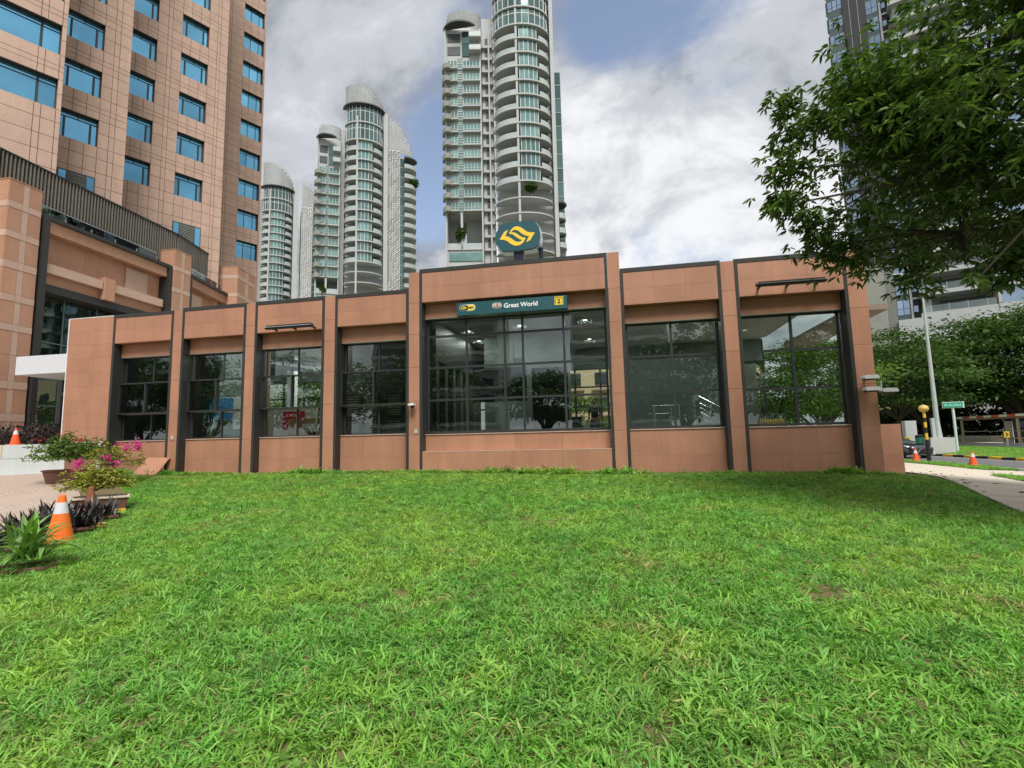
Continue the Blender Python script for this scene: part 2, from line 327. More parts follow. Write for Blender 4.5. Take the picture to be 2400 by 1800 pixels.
# ------------------------------------------------------------------ station entrance building
ST = Thing('station_building', (-6.5, 15.5, .5), 'low station entrance building clad in pink granite with dark framed windows', 'station')
S = fr((0, 15.5, 0), 0)
def panels(name, mat, th, f, a0, a1, z0, z1, na, nz, d0=.0, th_=.03, gap=.0018, parent=None):
    for i in range(na):
        for j in range(nz):
            xa = a0 + (a1 - a0) * i / na; xb = a0 + (a1 - a0) * (i + 1) / na; za = z0 + (z1 - z0) * j / nz; zb = z0 + (z1 - z0) * (j + 1) / nz
            t = d0 - random.uniform(0, .003)
            piece(name, mat, th, f, xa + gap, xb - gap, t, d0 + th_, za + gap, zb - gap, parent)
pil = [(-15.65, -15.27), (-12.62, -12.25), (-9.55, -9.15), (-6.48, -6.10), (.05, .42), (3.33, 3.72), (6.68, 7.16)]
bays = [(-18.30, -15.65, 6.52, 5.46, 4.95, 1.79, .68), (-15.27, -12.62, 6.57, 5.47, 4.93, 1.80, .6), (-12.25, -9.55, 6.58, 5.48, 4.95, 1.80, .55), (-9.15, -6.48, 6.58, 5.51, 4.97, 1.80, .55),
        (-6.10, .05, 7.22, 6.13, 5.62, 1.76, .45), (.42, 3.33, 6.67, 5.56, 5.04, 1.76, .42), (3.72, 6.68, 6.67, 5.57, 5.06, 1.75, .38)]
ptop = [6.53, 6.56, 6.58, 7.16, 7.24, 6.65, 6.68]
core = MB()
# left blank wall and pillars: one granite slab per course
core.box(S, -20.36, -18.33, .032, .5, 1.80, 6.50)
panels('granite_panel', GRAN, ST, S, -20.36, -18.32, 1.79, 6.50, 2, 9, 0)
piece('wall_edge_trim', WHITEP, ST, S, -20.40, -20.362, -.01, .52, 1.76, 6.53); piece('wall_edge_trim', WHITEP, ST, S, -20.362, -18.33, -.01, .52, 6.502, 6.53)
piece('wall_edge_trim', WHITEP, ST, S, -20.362, -18.45, -.012, .5, 1.762, 1.788)
core.box(S, -20.3, -18.31, .12, .5, .2, 1.76)
for (a0, a1), zt in zip(pil, ptop):
    core.box(S, a0 + .006, a1 - .006, .033, .9, .2, zt - .01)
    b = .3; nz = 6; zs = [b, 1.74, 2.85, 3.95, 5.0, 5.75, zt]
    if zt > 7: zs = [b, 1.74, 2.85, 3.95, 5.05, 6.1, zt]
    for za, zb in zip(zs, zs[1:]):
        piece('granite_panel', GRAN, ST, S, a0 + .005, a1 - .005, -.002 if zb <= 1.75 else 0, .03, za + .004, zb - .004)
# raised sides of the taller middle bay and its returns
core.box(S, -6.48, -6.2, .9, 8.5, 6.3, 7.15); core.box(S, .12, .41, .9, 8.5, 6.3, 7.2)
for k, (a0, a1, zt, zu, zl, zs, zg) in enumerate(bays):
    # dark granite edging
    for (x0, x1) in ((a0, a0 + .09), (a1 - .09, a1)):
        piece('dark_granite_edging', DARKG, ST, S, x0 + .001, x1 - .001, -.012, .62, .2, zt - .11)
    piece('dark_granite_coping', DARKG, ST, S, a0 + .001, a1 - .001, -.014, .62, zt - .108, zt + (.02))
    x0, x1 = a0 + .092, a1 - .092; n = max(2, round((x1 - x0) / .98))
    core.box(S, x0, x1, .033, .27, zu + .004, zt - .11)
    panels('granite_panel', GRAN, ST, S, x0, x1, zu, zt - .112, n, 2, 0)
    piece('soffit_panel', GRAN, ST, S, x0, x1, .001, .298, zu - .022, zu - .001)
    core.box(S, x0, x1, .33, .48, zl + .004, zu + .1)
    panels('granite_panel', GRAN, ST, S, x0, x1, zl, zu - .03, n, 1, .3)
    piece('soffit_panel', GREYC, ST, S, x0, x1, .301, .62, zl - .022, zl - .001)
    core.box(S, x0, x1, .33, .6, .2, zs - .03)
    if k == 4:
        panels('granite_panel', GRAN, ST, S, x0, x1, 1.22, zs - .028, 4, 1, .3)
        panels('granite_panel', GRAN, ST, S, x0 - .02, x1 + .0, zg - .2, 1.19, 4, 1, .005)
        piece('granite_ledge', PPALE, ST, S, x0, x1, .0, .3, 1.192, 1.215); core.box(S, x0 + .01, x1 - .01, .036, .3, .2, 1.19)
    else:
        panels('granite_panel', GRAN, ST, S, x0, x1, zg - .2, zs - .028, n, 2, .3)
    piece('window_sill', PPALE, ST, S, x0, x1, .27, .62, zs - .026, zs)
core.box(S, 6.9, 7.15, .9, 8.0, .2, 1.7)
core.build('wall_core', GRBK, ST)
# windows: frames (part) with glass panes (sub-parts)
def window(f, th, a0, a1, z0, z1, vs, hs, d, mat=FRAME, gmat=GLASS, t=.045, dep=.07, name='window', lab=None):
    m = MB(); xs = [a0] + list(vs) + [a1]; zs = [z0] + list(hs) + [z1]
    for i, x in enumerate(xs):
        lo = x if i == 0 else (x - t if i == len(xs) - 1 else x - t / 2); m.box(f, lo, lo + t, d - dep, d, z0, z1)
    for i, z in enumerate(zs):
        lo = z if i == 0 else (z - t if i == len(zs) - 1 else z - t / 2)
        for j in range(len(xs) - 1): m.box(f, xs[j] + (t if j == 0 else t / 2), xs[j + 1] - (t if j == len(xs) - 2 else t / 2), d - dep + .006, d - .006, lo, lo + t)
    w_ = m.build(name, mat, th)
    if lab: w_['label'] = lab
    for i in range(len(xs) - 1):
        for j in range(len(zs) - 1):
            piece('pane', gmat, th, f, xs[i] + .01, xs[i + 1] - .01, d - dep / 2 - .004 + random.uniform(-.003, .003), d - dep / 2 + .004, zs[j] + .01, zs[j + 1] - .01, w_)
    return w_
for k in range(4):
    a0, a1, zt, zu, zl, zs, zg = bays[k]; x0, x1 = a0 + .13, a1 - .1; mid = x0 + (x1 - x0) * .52
    window(S, ST, x0, x1, 3.92, zl - .02, [mid], [], .55); window(S, ST, x0, x1, zs, 2.80, [mid], [], .55)
    window(S, ST, x0 - .03, x1, 2.78, 3.95, [mid - .1], [], .40, name='projecting_window', dep=.16)
    b_ = MB(); b_.box(S, x0 - .03, x1, .402, .55, 2.76, 2.79); b_.box(S, x0 - .03, x1, .402, .55, 3.94, 3.97); b_.build('window_surround', FRAMEL, ST)
cw = window(S, ST, -6.0, -.05, 1.78, 5.62, [-4.63, -3.34, -2.74, -1.40], [2.88, 3.96, 5.02], .52, t=.07)
window(S, ST, .52, 3.23, 1.78, 5.03, [1.88], [2.87, 3.98], .52, t=.06)
window(S, ST, 3.83, 6.56, 1.76, 5.05, [5.27], [2.84, 3.97], .52, t=.07)
# ------------------------------------------------------------------ inside the station
IN = Thing('station_interior', (-6.5, 19, 1.25), 'dim concourse behind the station windows with white ceiling and grey walls', 'interior')
INW = pm('interior_grey', (.16, .19, .18), rough=.6, vary=.1, scale=1)
INC = pm('interior_ceiling', (.42, .43, .42), rough=.7); INF = pm('interior_floor', (.20, .20, .19), rough=.35)
piece('floor', INF, IN, S, -18.3, 6.85, .65, 8.4, 1.1, 1.25)
piece('ceiling', INC, IN, S, -18.3, 6.6, .65, 8.4, 5.72, 5.8)
piece('roof_slab', GREYC, IN, S, -18.3, 6.85, .65, 8.5, 5.82, 6.3)
piece('partition', INW, IN, S, -18.3, -15.4, 3.4, 3.5, 1.25, 5.72); piece('partition', INW, IN, S, -18.3, -18.2, 3.5, 8.4, 1.25, 5.72)
piece('partition', DGREY, IN, S, -18.3, -18.2, .65, 3.4, 1.25, 5.72)
# shutter doors behind the fourth window
piece('partition', DGREY, IN, S, -10.25, -6.75, 2.2, 2.3, 1.25, 5.72); piece('partition', INW, IN, S, -10.33, -10.26, 2.2, 8.4, 1.25, 5.72)
for i, x in enumerate((-9.95, -9.22, -8.28)):
    fm = MB(); 
    for (p0, p1, q0, q1) in ((0, .07, 1.25, 3.4), (.58, .65, 1.25, 3.4), (.07, .58, 3.33, 3.4), (.07, .58, 2.35, 2.45)): fm.box(S, x + p0, x + p1, 2.12, 2.2, q0, q1)
    fo = fm.build('shutter_door', DGREY, IN)
    for j in range(22):
        z = 1.4 + j * .088
        if 2.3 < z < 2.5: continue
        piece('louvre', FRAMEL, IN, S, x + .08, x + .57, 2.13, 2.17, z, z + .035, fo)
# dark fins, inner left of the middle window; pale wall painted for daylit slots
for j in range(7):
    y = .9 + j * .95
    piece('dark_fin', DGREY, IN, S, -6.35, -5.85, y, y + .3, 1.25, 5.2)
piece('bulkhead', BLACK, IN, S, -6.6, -5.82, .8, 8.0, 4.3, 5.7); piece('partition', pm('slot_daylight_paint', (.45, .52, .48), rough=.7), IN, S, -6.7, -6.62, .7, 8.2, 1.25, 5.72)
for x_, y_ in ((-16.5, 2), (-13.5, 2.2), (-13.2, 6), (-10.8, 2.0), (-10.8, 5.5), (-5.3, 3), (-5.4, 5), (-3.2, 2.6), (-.8, 2.4), (-.8, 6), (2, 3), (5.2, 2), (5.2, 6)):  # rearmost lamp beside the fins is added to brighten the pale wall
    ld = bpy.data.lights.new('ceiling_light', 'AREA'); ld.energy = 90 if -14 < x_ < -10 else 26; ld.size = .5; ld.color = (1, .97, .92); lo = bpy.data.objects.new('ceiling_light', ld); lo.location = (x_, 15.5 + y_, 5.66); COL.objects.link(lo); tag(lo, kind='structure')
    piece('downlight', emit('downlight_glow', (1, .95, .88), 2.2), IN, S, x_ - .07, x_ + .07, y_ - .07, y_ + .07, 5.70, 5.715)
piece('partition', NAVY, IN, S, -4.75, -2.85, 1.6, 1.7, 2.85, 4.05); piece('partition', INW, IN, S, -4.9, -1.5, 3.9, 4.0, 1.25, 5.72)
piece('counter', STEEL, IN, S, -4.6, -1.45, .9, 1.2, 1.76, 1.82); piece('partition', BLACK, IN, S, -2.8, -1.5, 2.6, 2.7, 1.25, 4.1)
# back wall with glazing
bw = MB()
for x in np.arange(-18.2, 6.9, 1.18): bw.box(S, x, x + .09, 8.3, 8.4, 1.25, 5.7)
for z in (1.25, 1.95, 2.95, 3.85, 4.7): bw.box(S, -18.2, 6.6, 8.31, 8.39, z, z + .07)
bw.build('back_glazing_frame', FRAME, IN)
piece('back_wall', INW, IN, S, -18.2, 6.6, 8.28, 8.42, 4.75, 5.72)
piece('back_wall', INW, IN, S, .6, 4.4, 5.2, 5.3, 1.25, 4.6)
piece('side_wall', GREYC, IN, S, 3.9, 4.95, 3.1, 3.2, 1.25, 3.95)
gr = MB()
for j in range(11): gr.box(S, 3.95, 4.75, 3.04, 3.08, 2.3 + j * .05, 2.325 + j * .05)
gr.build('louvre_grille', FRAMEL, IN)
for sx_ in (-14.6, -12.0): piece('column', WHITEC, IN, S, sx_, sx_ + .35, 5.2, 5.5, 1.25, 5.72)
# stair handrails behind the sixth window
rl = MB()
y0 = 17.6
rl.path([(1.35, y0, 2.55), (2.45, y0, 2.55), (2.75, y0, 2.42)], .018); rl.path([(1.2, y0, 2.28), (1.9, y0, 2.28)], .018)
for x, z in ((1.4, 2.55), (1.95, 2.55), (2.2, 2.55)): rl.bar((x, y0, 1.25), (x, y0, z), .02)
rl.bar((2.68, y0, 1.25), (2.68, y0, 2.85), .035)
for z in (2.82, 2.6, 2.45, 2.3, 2.12): rl.path([(2.68, y0, z), (2.85, y0, z), (4.3, y0, z - .85)], .018)
for x in (3.2, 3.7): rl.bar((x, y0, 1.25), (x, y0, 2.75 - (x - 2.85) * .58), .018)
rl.path([(4.0, 17.9, 2.2), (5.2, 17.9, 1.55)], .02); rl.path([(3.9, 17.9, 1.85), (4.6, 17.9, 1.5)], .02)
t_ = rl.build('stair_handrail', STEEL); tag(t_, 'stainless steel stair handrails seen through the sixth station window', 'handrail')
bt = MB()
bt.box(S, 5.75, 6.75, 6.5, 6.54, 2.05, 2.1); bt.box(S, 5.75, 6.75, 6.5, 6.54, 1.7, 1.75)
for i in range(11): bt.box(S, 5.75 + i * .096, 5.78 + i * .096, 6.5, 6.54, 1.25, 2.05)
tag(bt.build('yellow_barrier', pm('barrier_yellow', (.75, .38, .02), rough=.5)), 'yellow metal barrier seen through the rightmost station window', 'barrier')
# hanging panel and its rods in the middle window
hp = Thing('hanging_sign', (-3.05, 16.9, 4.3), 'small pale panel hanging on two white rods inside the large window', 'sign')
hb = MB(); hb.bar((-3.22, 16.9, 4.32), (-3.22, 16.9, 5.7), .02); hb.bar((-2.9, 16.9, 4.32), (-2.9, 16.9, 5.7), .02); hb.build('rod', WHITEP, hp)
piece('panel', WHITEP, hp, WORLD, -3.26, -2.86, 16.88, 16.92, 4.12, 4.32)
# mall banner inside the third window
BF = fr((-13.3, 17.6, 0), 73)
bn = Thing('banner_sign', (-12.3, 18, 4.3), 'dark hanging banner lettered Great World Shopping Mall inside the third window', 'sign')
piece('panel', NAVY, bn, BF, 0, 3.0, 0, .06, 4.58, 5.05)
text('lettering', 'Great World Shopping Mall', pm('banner_letter', (.7, .7, .72), rough=.5), bn, BF, .08, -.012, 4.81, .245, 'LEFT')
# posters
def poster(name, th_loc, label, f, a0, a1, z0, z1, items):
    p = Thing(name, th_loc, label, 'poster')
    piece('board', WHITEP, p, f, a0, a1, 0, .04, z0, z1)
    for i, (nm, m, x0, x1, q0, q1) in enumerate(items): piece(nm, m, p, f, x0, x1, -.006 - .004 * i, .0 - .004 * i - .001, q0, q1)
    return p
PF = fr((-12.6, 17.6, 0), 0)
PINK = pm('poster_red', (.65, .03, .06), rough=.5); TAN = pm('poster_tan', (.45, .28, .14), rough=.6, vary=.4, scale=4); PBL = pm('poster_sky', (.06, .28, .62), rough=.5, vary=.4, scale=2); PGR = pm('poster_green', (.06, .12, .04), rough=.6, vary=.8, scale=9)
pp = poster('advert_board', (-11.2, 17.6, 1.25), 'advert board with a red heading and a cafe picture behind the third window', PF, -.6, 1.5, 1.25, 2.9,
   [('red_band', PINK, .05, 1.0, 2.1, 2.8), ('cafe_picture', TAN, .3, 1.47, 1.5, 2.5), ('cafe_table', BLACK, 1.0, 1.3, 1.6, 1.95), ('cafe_chair', BLACK, 1.35, 1.5, 1.55, 2.0), ('cafe_window', WHITEP, .9, 1.6, 2.0, 2.3), ('cafe_counter', WHITEP, .3, .8, 1.4, 1.75)])
text('lettering', 'A MORE', WHITE, pp, PF, .48, -.04, 2.62, .15)
poster('landscape_poster', (-14.4, 18.2, 1.25), 'blue sky poster board standing behind the second window', fr((-16.65, 18.3, 0), 0), 0, 2.1, 1.25, 3.53,
   [('sky_print', PBL, .03, 1.3, 2.5, 3.5), ('hill_print', PGR, .03, 1.3, 1.6, 2.6), ('roof_print', WHITEP, .9, 1.4, 2.9, 3.0), ('wall_print', PGR, 1.2, 2.05, 1.3, 2.2), ('plinth_print', PPALE, .03, 2.07, 1.26, 1.7)])
# canopy slab on the far right of the station and low wall
cn = Thing('canopy_slab', (8, 17, 5), 'brown canopy slab reaching out behind the right corner of the station', 'canopy')
m = MB(); m.prism([(7.1, 16.3, 5.08), (8.05, 16.3, 5.08), (8.3, 22.5, 5.08), (7.1, 22.5, 5.08)], (0, 0, .16)); m.build('slab', pm('canopy_brown', (.26, .20, .16), rough=.7), cn)
lw = Thing('low_granite_wall', (8, 17.5, .3), 'low granite wall standing out behind the right corner of the station', 'wall')
piece('wall_core', GRBK, lw, S, 7.18, 8.47, 1.74, 2.0, -.1, 1.72)
panels('granite_panel', GRAN, lw, S, 7.17, 8.48, -.1, 1.75, 2, 2, 1.7, .035)
# leaning loose slab
ls = MB(); ls.prism([(-16.58, 15.06, .60), (-15.62, 15.06, .58), (-15.46, 15.42, 1.14), (-16.42, 15.42, 1.16)], (0, .05, .015))
tag(ls.build('loose_slab', GRAN), 'loose square granite slab leaning against the station wall beside the flowering plants', 'stone slab')
pp_ = MB(); pp_.bar((-18.55, 15.45, .5), (-18.55, 15.45, 1.74), .05, 10); tag(pp_.build('drain_pipe', WHITEP), 'short white pipe under the blank left wall of the station', 'pipe')
# ------------------------------------------------------------------ signs and fittings
S2 = fr((0, 15.63, 0), 0)
sg = Thing('station_sign', (-3, 15.45, 5.75), 'long dark teal sign board reading Great World above the large window', 'sign')
piece('board', TEAL, sg, S2, -4.80, -1.22, -.16, .165, 5.57, 5.985)
LT = WHITE
text('lettering', 'Great World', LT, sg, S2, -3.24, -.166, 5.78, .205, 'LEFT', .004)
def pill(name, mat, th, f, a0, a1, z0, z1, d, t, k=8):
    r = (z1 - z0) / 2; pts = []
    for i in range(k + 1): q = -math.pi / 2 + math.pi * i / k; pts.append(P(f, a1 - r + r * math.cos(q), d, (z0 + z1) / 2 + r * math.sin(q)))
    for i in range(k + 1): q = math.pi / 2 + math.pi * i / k; pts.append(P(f, a0 + r + r * math.cos(q), d, (z0 + z1) / 2 + r * math.sin(q)))
    return MB().prism(pts, (0, t, 0)).build(name, mat, th)
pill('station_code_border', WHITE, sg, S2, -3.62, -3.31, 5.725, 5.895, -.166, .006); pill('station_code_plate', BROWN, sg, S2, -3.605, -3.325, 5.74, 5.88, -.172, .006)
text('lettering', 'TE 15', WHITE, sg, S2, -3.465, -.176, 5.808, .105, off=.002)
pill('badge_border', WHITE, sg, S2, -4.71, -4.18, 5.70, 5.91, -.166, .006); pill('badge_yellow', YELLOW, sg, S2, -4.60, -4.195, 5.715, 5.895, -.171, .006); 
pill('badge_dark', pm('badge_green', (.02, .05, .05), rough=.4), sg, S2, -4.695, -4.40, 5.715, 5.895, -.176, .006)
text('lettering', 'MRT', BLACK, sg, S2, -4.30, -.18, 5.805, .085, off=.001)
yl = MB(); yl.box(S2, -1.61, -1.34, -.166, -.16, 5.69, 5.955); yl.build('exit_plate', YELLOW, sg)
ex = MB()
for (x0, x1, z0, z1) in ((-1.585, -1.57, 5.72, 5.93), (-1.38, -1.365, 5.72, 5.93), (-1.57, -1.38, 5.915, 5.93)): ex.box(S2, x0, x1, -.171, -.166, z0, z1)
ex.build('exit_arch', BLACK, sg); text('lettering', '2', BLACK, sg, S2, -1.475, -.172, 5.80, .185, off=.004)
LOGO = [(-3.182, 8.607), (-3.322, 8.546), (-3.49, 8.289), (-3.34, 8.262), (-3.225, 8.211), (-3.112, 8.106), (-2.998, 8.036), (-2.895, 8.014), (-2.769, 8.037), (-2.675, 8.109), (-2.587, 8.259), (-2.705, 8.295), (-2.806, 8.368), (-2.919, 8.462), (-3.022, 8.501), (-3.089, 8.498), (-3.032, 8.563), (-2.939, 8.582), (-2.837, 8.536), (-2.714, 8.417), (-2.601, 8.347), (-2.477, 8.304), (-2.584, 8.105), (-2.435, 8.167), (-2.269, 8.423), (-2.416, 8.433), (-2.529, 8.469), (-2.641, 8.562), (-2.754, 8.656), (-2.868, 8.697), (-2.983, 8.685), (-3.077, 8.608), (-3.161, 8.468), (-3.035, 8.432), (-2.922, 8.333), (-2.81, 8.24), (-2.707, 8.201), (-2.766, 8.16), (-2.846, 8.145), (-2.949, 8.179), (-3.062, 8.277), (-3.175, 8.359), (-3.291, 8.394)]
ms = Thing('roof_sign', (-2.88, 16.3, 7.2), 'rounded dark teal sign with a yellow wave emblem on a post above the roof', 'sign')
PAN = [(-3.64, 8.3), (-3.61, 8.53), (-3.49, 8.75), (-3.35, 8.83), (-2.89, 8.87), (-2.38, 8.84), (-2.25, 8.78), (-2.13, 8.6), (-2.09, 8.31), (-2.13, 8.08), (-2.25, 7.92), (-2.41, 7.87), (-2.91, 7.85), (-3.37, 7.86), (-3.46, 7.92), (-3.59, 8.1)]
pc = np.array(PAN).mean(0)
MB().prism([(x, 16.2, z) for x, z in PAN], (0, .05, 0)).build('face', TEAL, ms)
MB().prism([(pc[0] + (x - pc[0]) * 1.015 + .02, 16.252, pc[1] + (z - pc[1]) * 1.015 - .01) for x, z in PAN], (0, .34, 0)).build('casing', pm('sign_casing', (.55, .60, .62), rough=.3, metal=.5), ms)
MB().prism([(x, 16.2 - .35 * 0 - .012, z) for x, z in LOGO], (0, .011, 0)).build('emblem', YELLOW, ms)
piece('post', NAVY, ms, WORLD, -3.03, -2.69, 16.28, 16.45, 6.25, 7.87); piece('post', NAVY, ms, WORLD, -2.2, -2.05, 16.5, 16.6, 6.25, 8.0)
# small emblem on the badge
MB().prism([(-4.565 + (x + 2.88) * .17, 15.448, 5.805 + (z - 8.356) * .17) for x, z in LOGO], (0, .004, 0)).build('badge_emblem', YELLOW, sg)
def striplight(x0, x1, z, lab):
    t = Thing('wall_lamp', ((x0 + x1) / 2, 15.2, z), lab, 'lamp', 'long wall washer lamps on the station')
    b = MB(); b.prism([(x0, 15.16, z), (x0, 15.02, z - .05), (x0, 15.0, z - .09), (x0, 15.2, z - .10)], (x1 - x0, 0, 0)); b.build('housing', DGREY, t); piece('edge_strip', STEEL, t, WORLD, x0 + .02, x1 - .02, 14.985, 15.0, z - .075, z - .055)
    piece('lens', DGREY, t, WORLD, x0 + .02, x1 - .02, 15.03, 15.15, z - .125, z - .102)
    piece('top_plate', BLACK, t, WORLD, x0 + .05, x1 - .05, 15.05, 15.13, z - .03, z + .004)
    for x in (x0 + .15, (x0 + x1) / 2, x1 - .15): piece('bracket', BLACK, t, WORLD, x - .03, x + .03, 15.12, 15.5, z - .09, z - .05)
striplight(-11.52, -9.75, 5.58, 'long metal strip lamp on the wall above the third window'); striplight(4.18, 6.0, 5.82, 'long metal strip lamp on the wall above the rightmost window')
def floodlight(x, z, lab):
    t = Thing('flood_lamp', (x, 15.3, z), lab, 'lamp', 'white hooded lamps on the right corner pillar')
    b = MB(); b.prism([(x - .17, 15.08, z), (x + .17, 15.08, z), (x + .19, 15.08, z + .03), (x + .15, 15.08, z + .1), (x - .15, 15.08, z + .1), (x - .19, 15.08, z + .03)], (0, .25, 0)); b.build('hood', WHITEP, t)
    piece('lens', DGREY, t, WORLD, x - .14, x + .14, 15.12, 15.3, z - .03, z - .001); piece('bracket', GALV, t, WORLD, x - .03, x + .03, 15.3, 15.5, z + .0, z + .06)
floodlight(6.88, 2.95, 'upper white hooded lamp on the right corner pillar'); floodlight(6.89, 2.63, 'lower white hooded lamp on the right corner pillar, facing the lawn'); floodlight(7.30, 2.58, 'white hooded lamp standing off the outer edge of the right corner pillar')
piece('conduit', GALV, ST, WORLD, 7.17, 7.2, 15.3, 15.33, 2.5, 2.9)
cc = Thing('security_camera', (-6.28, 15.4, 2.67), 'small white dome camera on the pillar left of the large window', 'camera')
b = MB(); b.lathe((-6.27, 15.3, 2.6), [(.02, 0), (.06, .02), (.075, .06), (.07, .09)], 14); b.build('dome', BLACK, cc); b = MB(); b.box(S, -6.4, -6.2, -.26, -.1, 2.69, 2.75); b.box(S, -6.38, -6.3, -.1, .0, 2.67, 2.77); b.build('housing', WHITEP, cc)
for x, lb in ((-6.22, 'small square plate low on the pillar left of the large window'), (-15.45, 'small square plate low on the pillar right of the leftmost window')):
    o = piece('socket_plate', WHITEC, None, S, x - .05, x + .05, -.02, -.003, 1.80, 1.93); tag(o, lb, 'plate', 'square plates on the pillars')
bo = MB(); bo.lathe((6.52, 15.62, .38), [(.035, 0), (.035, .16), (.015, .2), (.015, .24)], 10); tag(bo.build('plastic_bottle', pm('bottle', (.5, .55, .65), rough=.2)), 'small pale bottle standing at the foot of the right corner pillar', 'bottle')
# ------------------------------------------------------------------ pink stone hotel tower (stepped facade)
TW = Thing('hotel_tower', (-38, 40, 0), 'tall pinkish stone tower with blue tinted windows rising behind the podium', 'building')
_tu = Vector((.482, .876, 0)).normalized(); TANG = math.degrees(math.atan2(_tu.y, _tu.x)); _tn = Vector((_tu.y, -_tu.x, 0))
def tplane(c): return fr(tuple(-_tn * c + Vector((0, 0, 0))), TANG)
tcore = MB(); tp = []      # tp: panel list (frame,a0,a1,z0,z1)
FLZ = [23.02 + 3.4 * k for k in range(11)]      # window heads
def tower_seg(c, a0, a1, wins, zlo, zhi, extra, depth, z_first=0, heads=FLZ):
    f = tplane(c); cuts = sorted(set([a0, a1] + [x for w_ in wins for x in (w_[0], w_[1], (w_[0] * .33 + w_[1] * .67), (w_[0] * .67 + w_[1] * .33))] + extra))
    rows = []; z = zlo
    heads = [h for h in heads if h < zhi - .3]
    for h in heads: rows += [h - 1.86, h - .9, h, h + .5, h + .82]
    rows = sorted(set([zlo, zhi] + [r for r in rows if zlo < r < zhi]))
    lo = [r for r in np.arange(zlo, min(heads) - 1.86 - .5, .95)][1:] ; rows = sorted(set(rows + lo))
    tcore.box(f, a0, a1, .62, depth, zlo, zhi)
    wz = [(h - 1.86, h) for h in heads]
    for ra, rb in zip(rows, rows[1:]):
        inw = any(l - .01 <= ra and rb <= h_ + .01 for l, h_ in wz)
        for ca, cb in zip(cuts, cuts[1:]):
            if inw and any(w_[0] - .01 <= ca and cb <= w_[1] + .01 for w_ in wins): continue
            tp.append((f, ca, cb, ra, rb))
    # solid behind the panels except at window holes
    xs = [a0] + [x for w_ in wins for x in (w_[0], w_[1])] + [a1]
    for i in range(0, len(xs), 2):
        if xs[i + 1] - xs[i] > .01: tcore.box(f, xs[i], xs[i + 1], .05, .61, zlo, zhi)
    zs = [zlo] + [v for l, h_ in wz for v in (l, h_)] + [zhi]
    for w_ in wins:
        for i in range(0, len(zs), 2):
            tcore.box(f, w_[0] + .002, w_[1] - .002, .052, .6, zs[i], zs[i + 1])
    for w_ in wins:
        for (l, h_) in wz: twin(f, w_[0], w_[1], l, h_, w_[2])
def twin(f, a0, a1, z0, z1, kind):
    m = MB(); t = .05; d0, d1 = .30, .38
    W_ = a1 - a0; zt = z0 + (z1 - z0) * .80
    vs = {'a': [a0 + W_ * .16, a0 + W_ * .80], 'b': [a0 + W_ * .80], 'c': [a0 + W_ * .36, a0 + W_ * .76], 'r': list(np.arange(a0 + 1.9, a1 - .6, 1.9))}[kind]
    for x in (a0, a1 - t): m.box(f, x, x + t, d0, d1, z0, z1)
    for z in (z0, zt, z1 - t): m.box(f, a0 + t, a1 - t, d0 + .004, d1 - .004, z, z + t)
    for x in vs: m.box(f, x, x + (.11 if kind in 'abr' else .05), d0 + .002, d1 - .002, z0 + t, zt if kind in 'ab' else z1 - t)
    if kind in 'ab': m.box(f, (a0 + a1) / 2, (a0 + a1) / 2 + .05, d0 + .002, d1 - .002, zt + t, z1 - t)
    wo = m.build('window', FRAME, TW)
    xs = [a0] + vs + [a1]
    for xa, xb in zip(xs, xs[1:]): piece('pane', BLUEG, TW, f, xa + .03, xb - .01, .335, .345, z0 + .03, zt, wo)
    piece('pane', BLUEG, TW, f, a0 + .03, a1 - .03, .335, .345, zt + .03, z1 - .03, wo)
    piece('window_reveal', DARKG, TW, f, a0 + .004, a1 - .004, .03, .30, z1 - .03, z1 - .004, wo)
tower_seg(37.6, -9, 4.51, [(-8, 4.28, 'r')], 8, 60, [-5.2, -1.9, 1.45, 3.35, 3.65], 6.5, heads=FLZ[0:])
tower_seg(40.6, 4.51, 8.23, [(4.7, 6.74, 'a')], 8, 60, [7.3, 7.6], 6)
tower_seg(44.2, 8.23, 15.6, [(8.55, 10.53, 'b'), (12.17, 14.12, 'a')], 8, 60, [11.2, 11.5, 14.75, 15.0], 14)
tower_seg(54.7, 15.4, 23.2, [(20.87, 23.0, 'c')], 8, 60, [16.6, 18.2, 19.4, 19.6], 10)
# louvred plant windows on the low floor
for (c, a0, a1, zt) in ((44.2, 12.17, 14.12, 19.0), (40.6, 4.9, 6.74, 19.0), (37.6, -4, 0.9, 19.9)):
    f = tplane(c); lw_ = MB(); lw_.box(f, a0, a1, -.06, -.02, zt - 1.7, zt); lo_ = lw_.build('louvred_window', DGREY, TW)
    piece('pane', BLUEG, TW, f, a0 + .05, a0 + .4, -.09, -.07, zt - 1.6, zt - .1, lo_); piece('pane', BLUEG, TW, f, a1 - .42, a1 - .05, -.09, -.07, zt - 1.6, zt - .1, lo_)
    for j in range(12): piece('louvre', GREYC, TW, f, a0 + .45, a1 - .48, -.12, -.07, zt - 1.6 + j * .125, zt - 1.55 + j * .125, lo_)
_up = Vector((_X.x, _X.y, _X.z))
def nproj(p):
    v = Vector(p) - Vector((0, 0, 1.55)); z = v.dot(_F)
    return (1200 + 1186 * v.dot(_X) / z, 900 - 1186 * v.dot(_U) / z, z) if z > .1 else (-9999, -9999, z)
def psize(it):
    f, ca, cb, ra, rb = it; x, y, z = nproj(P(f, (ca + cb) / 2, 0, (ra + rb) / 2)); 
    return (cb - ca) * (rb - ra) / z / z if (-60 < x < 700 and -40 < y < 760) else 0
tp.sort(key=psize, reverse=True)
far = MB()
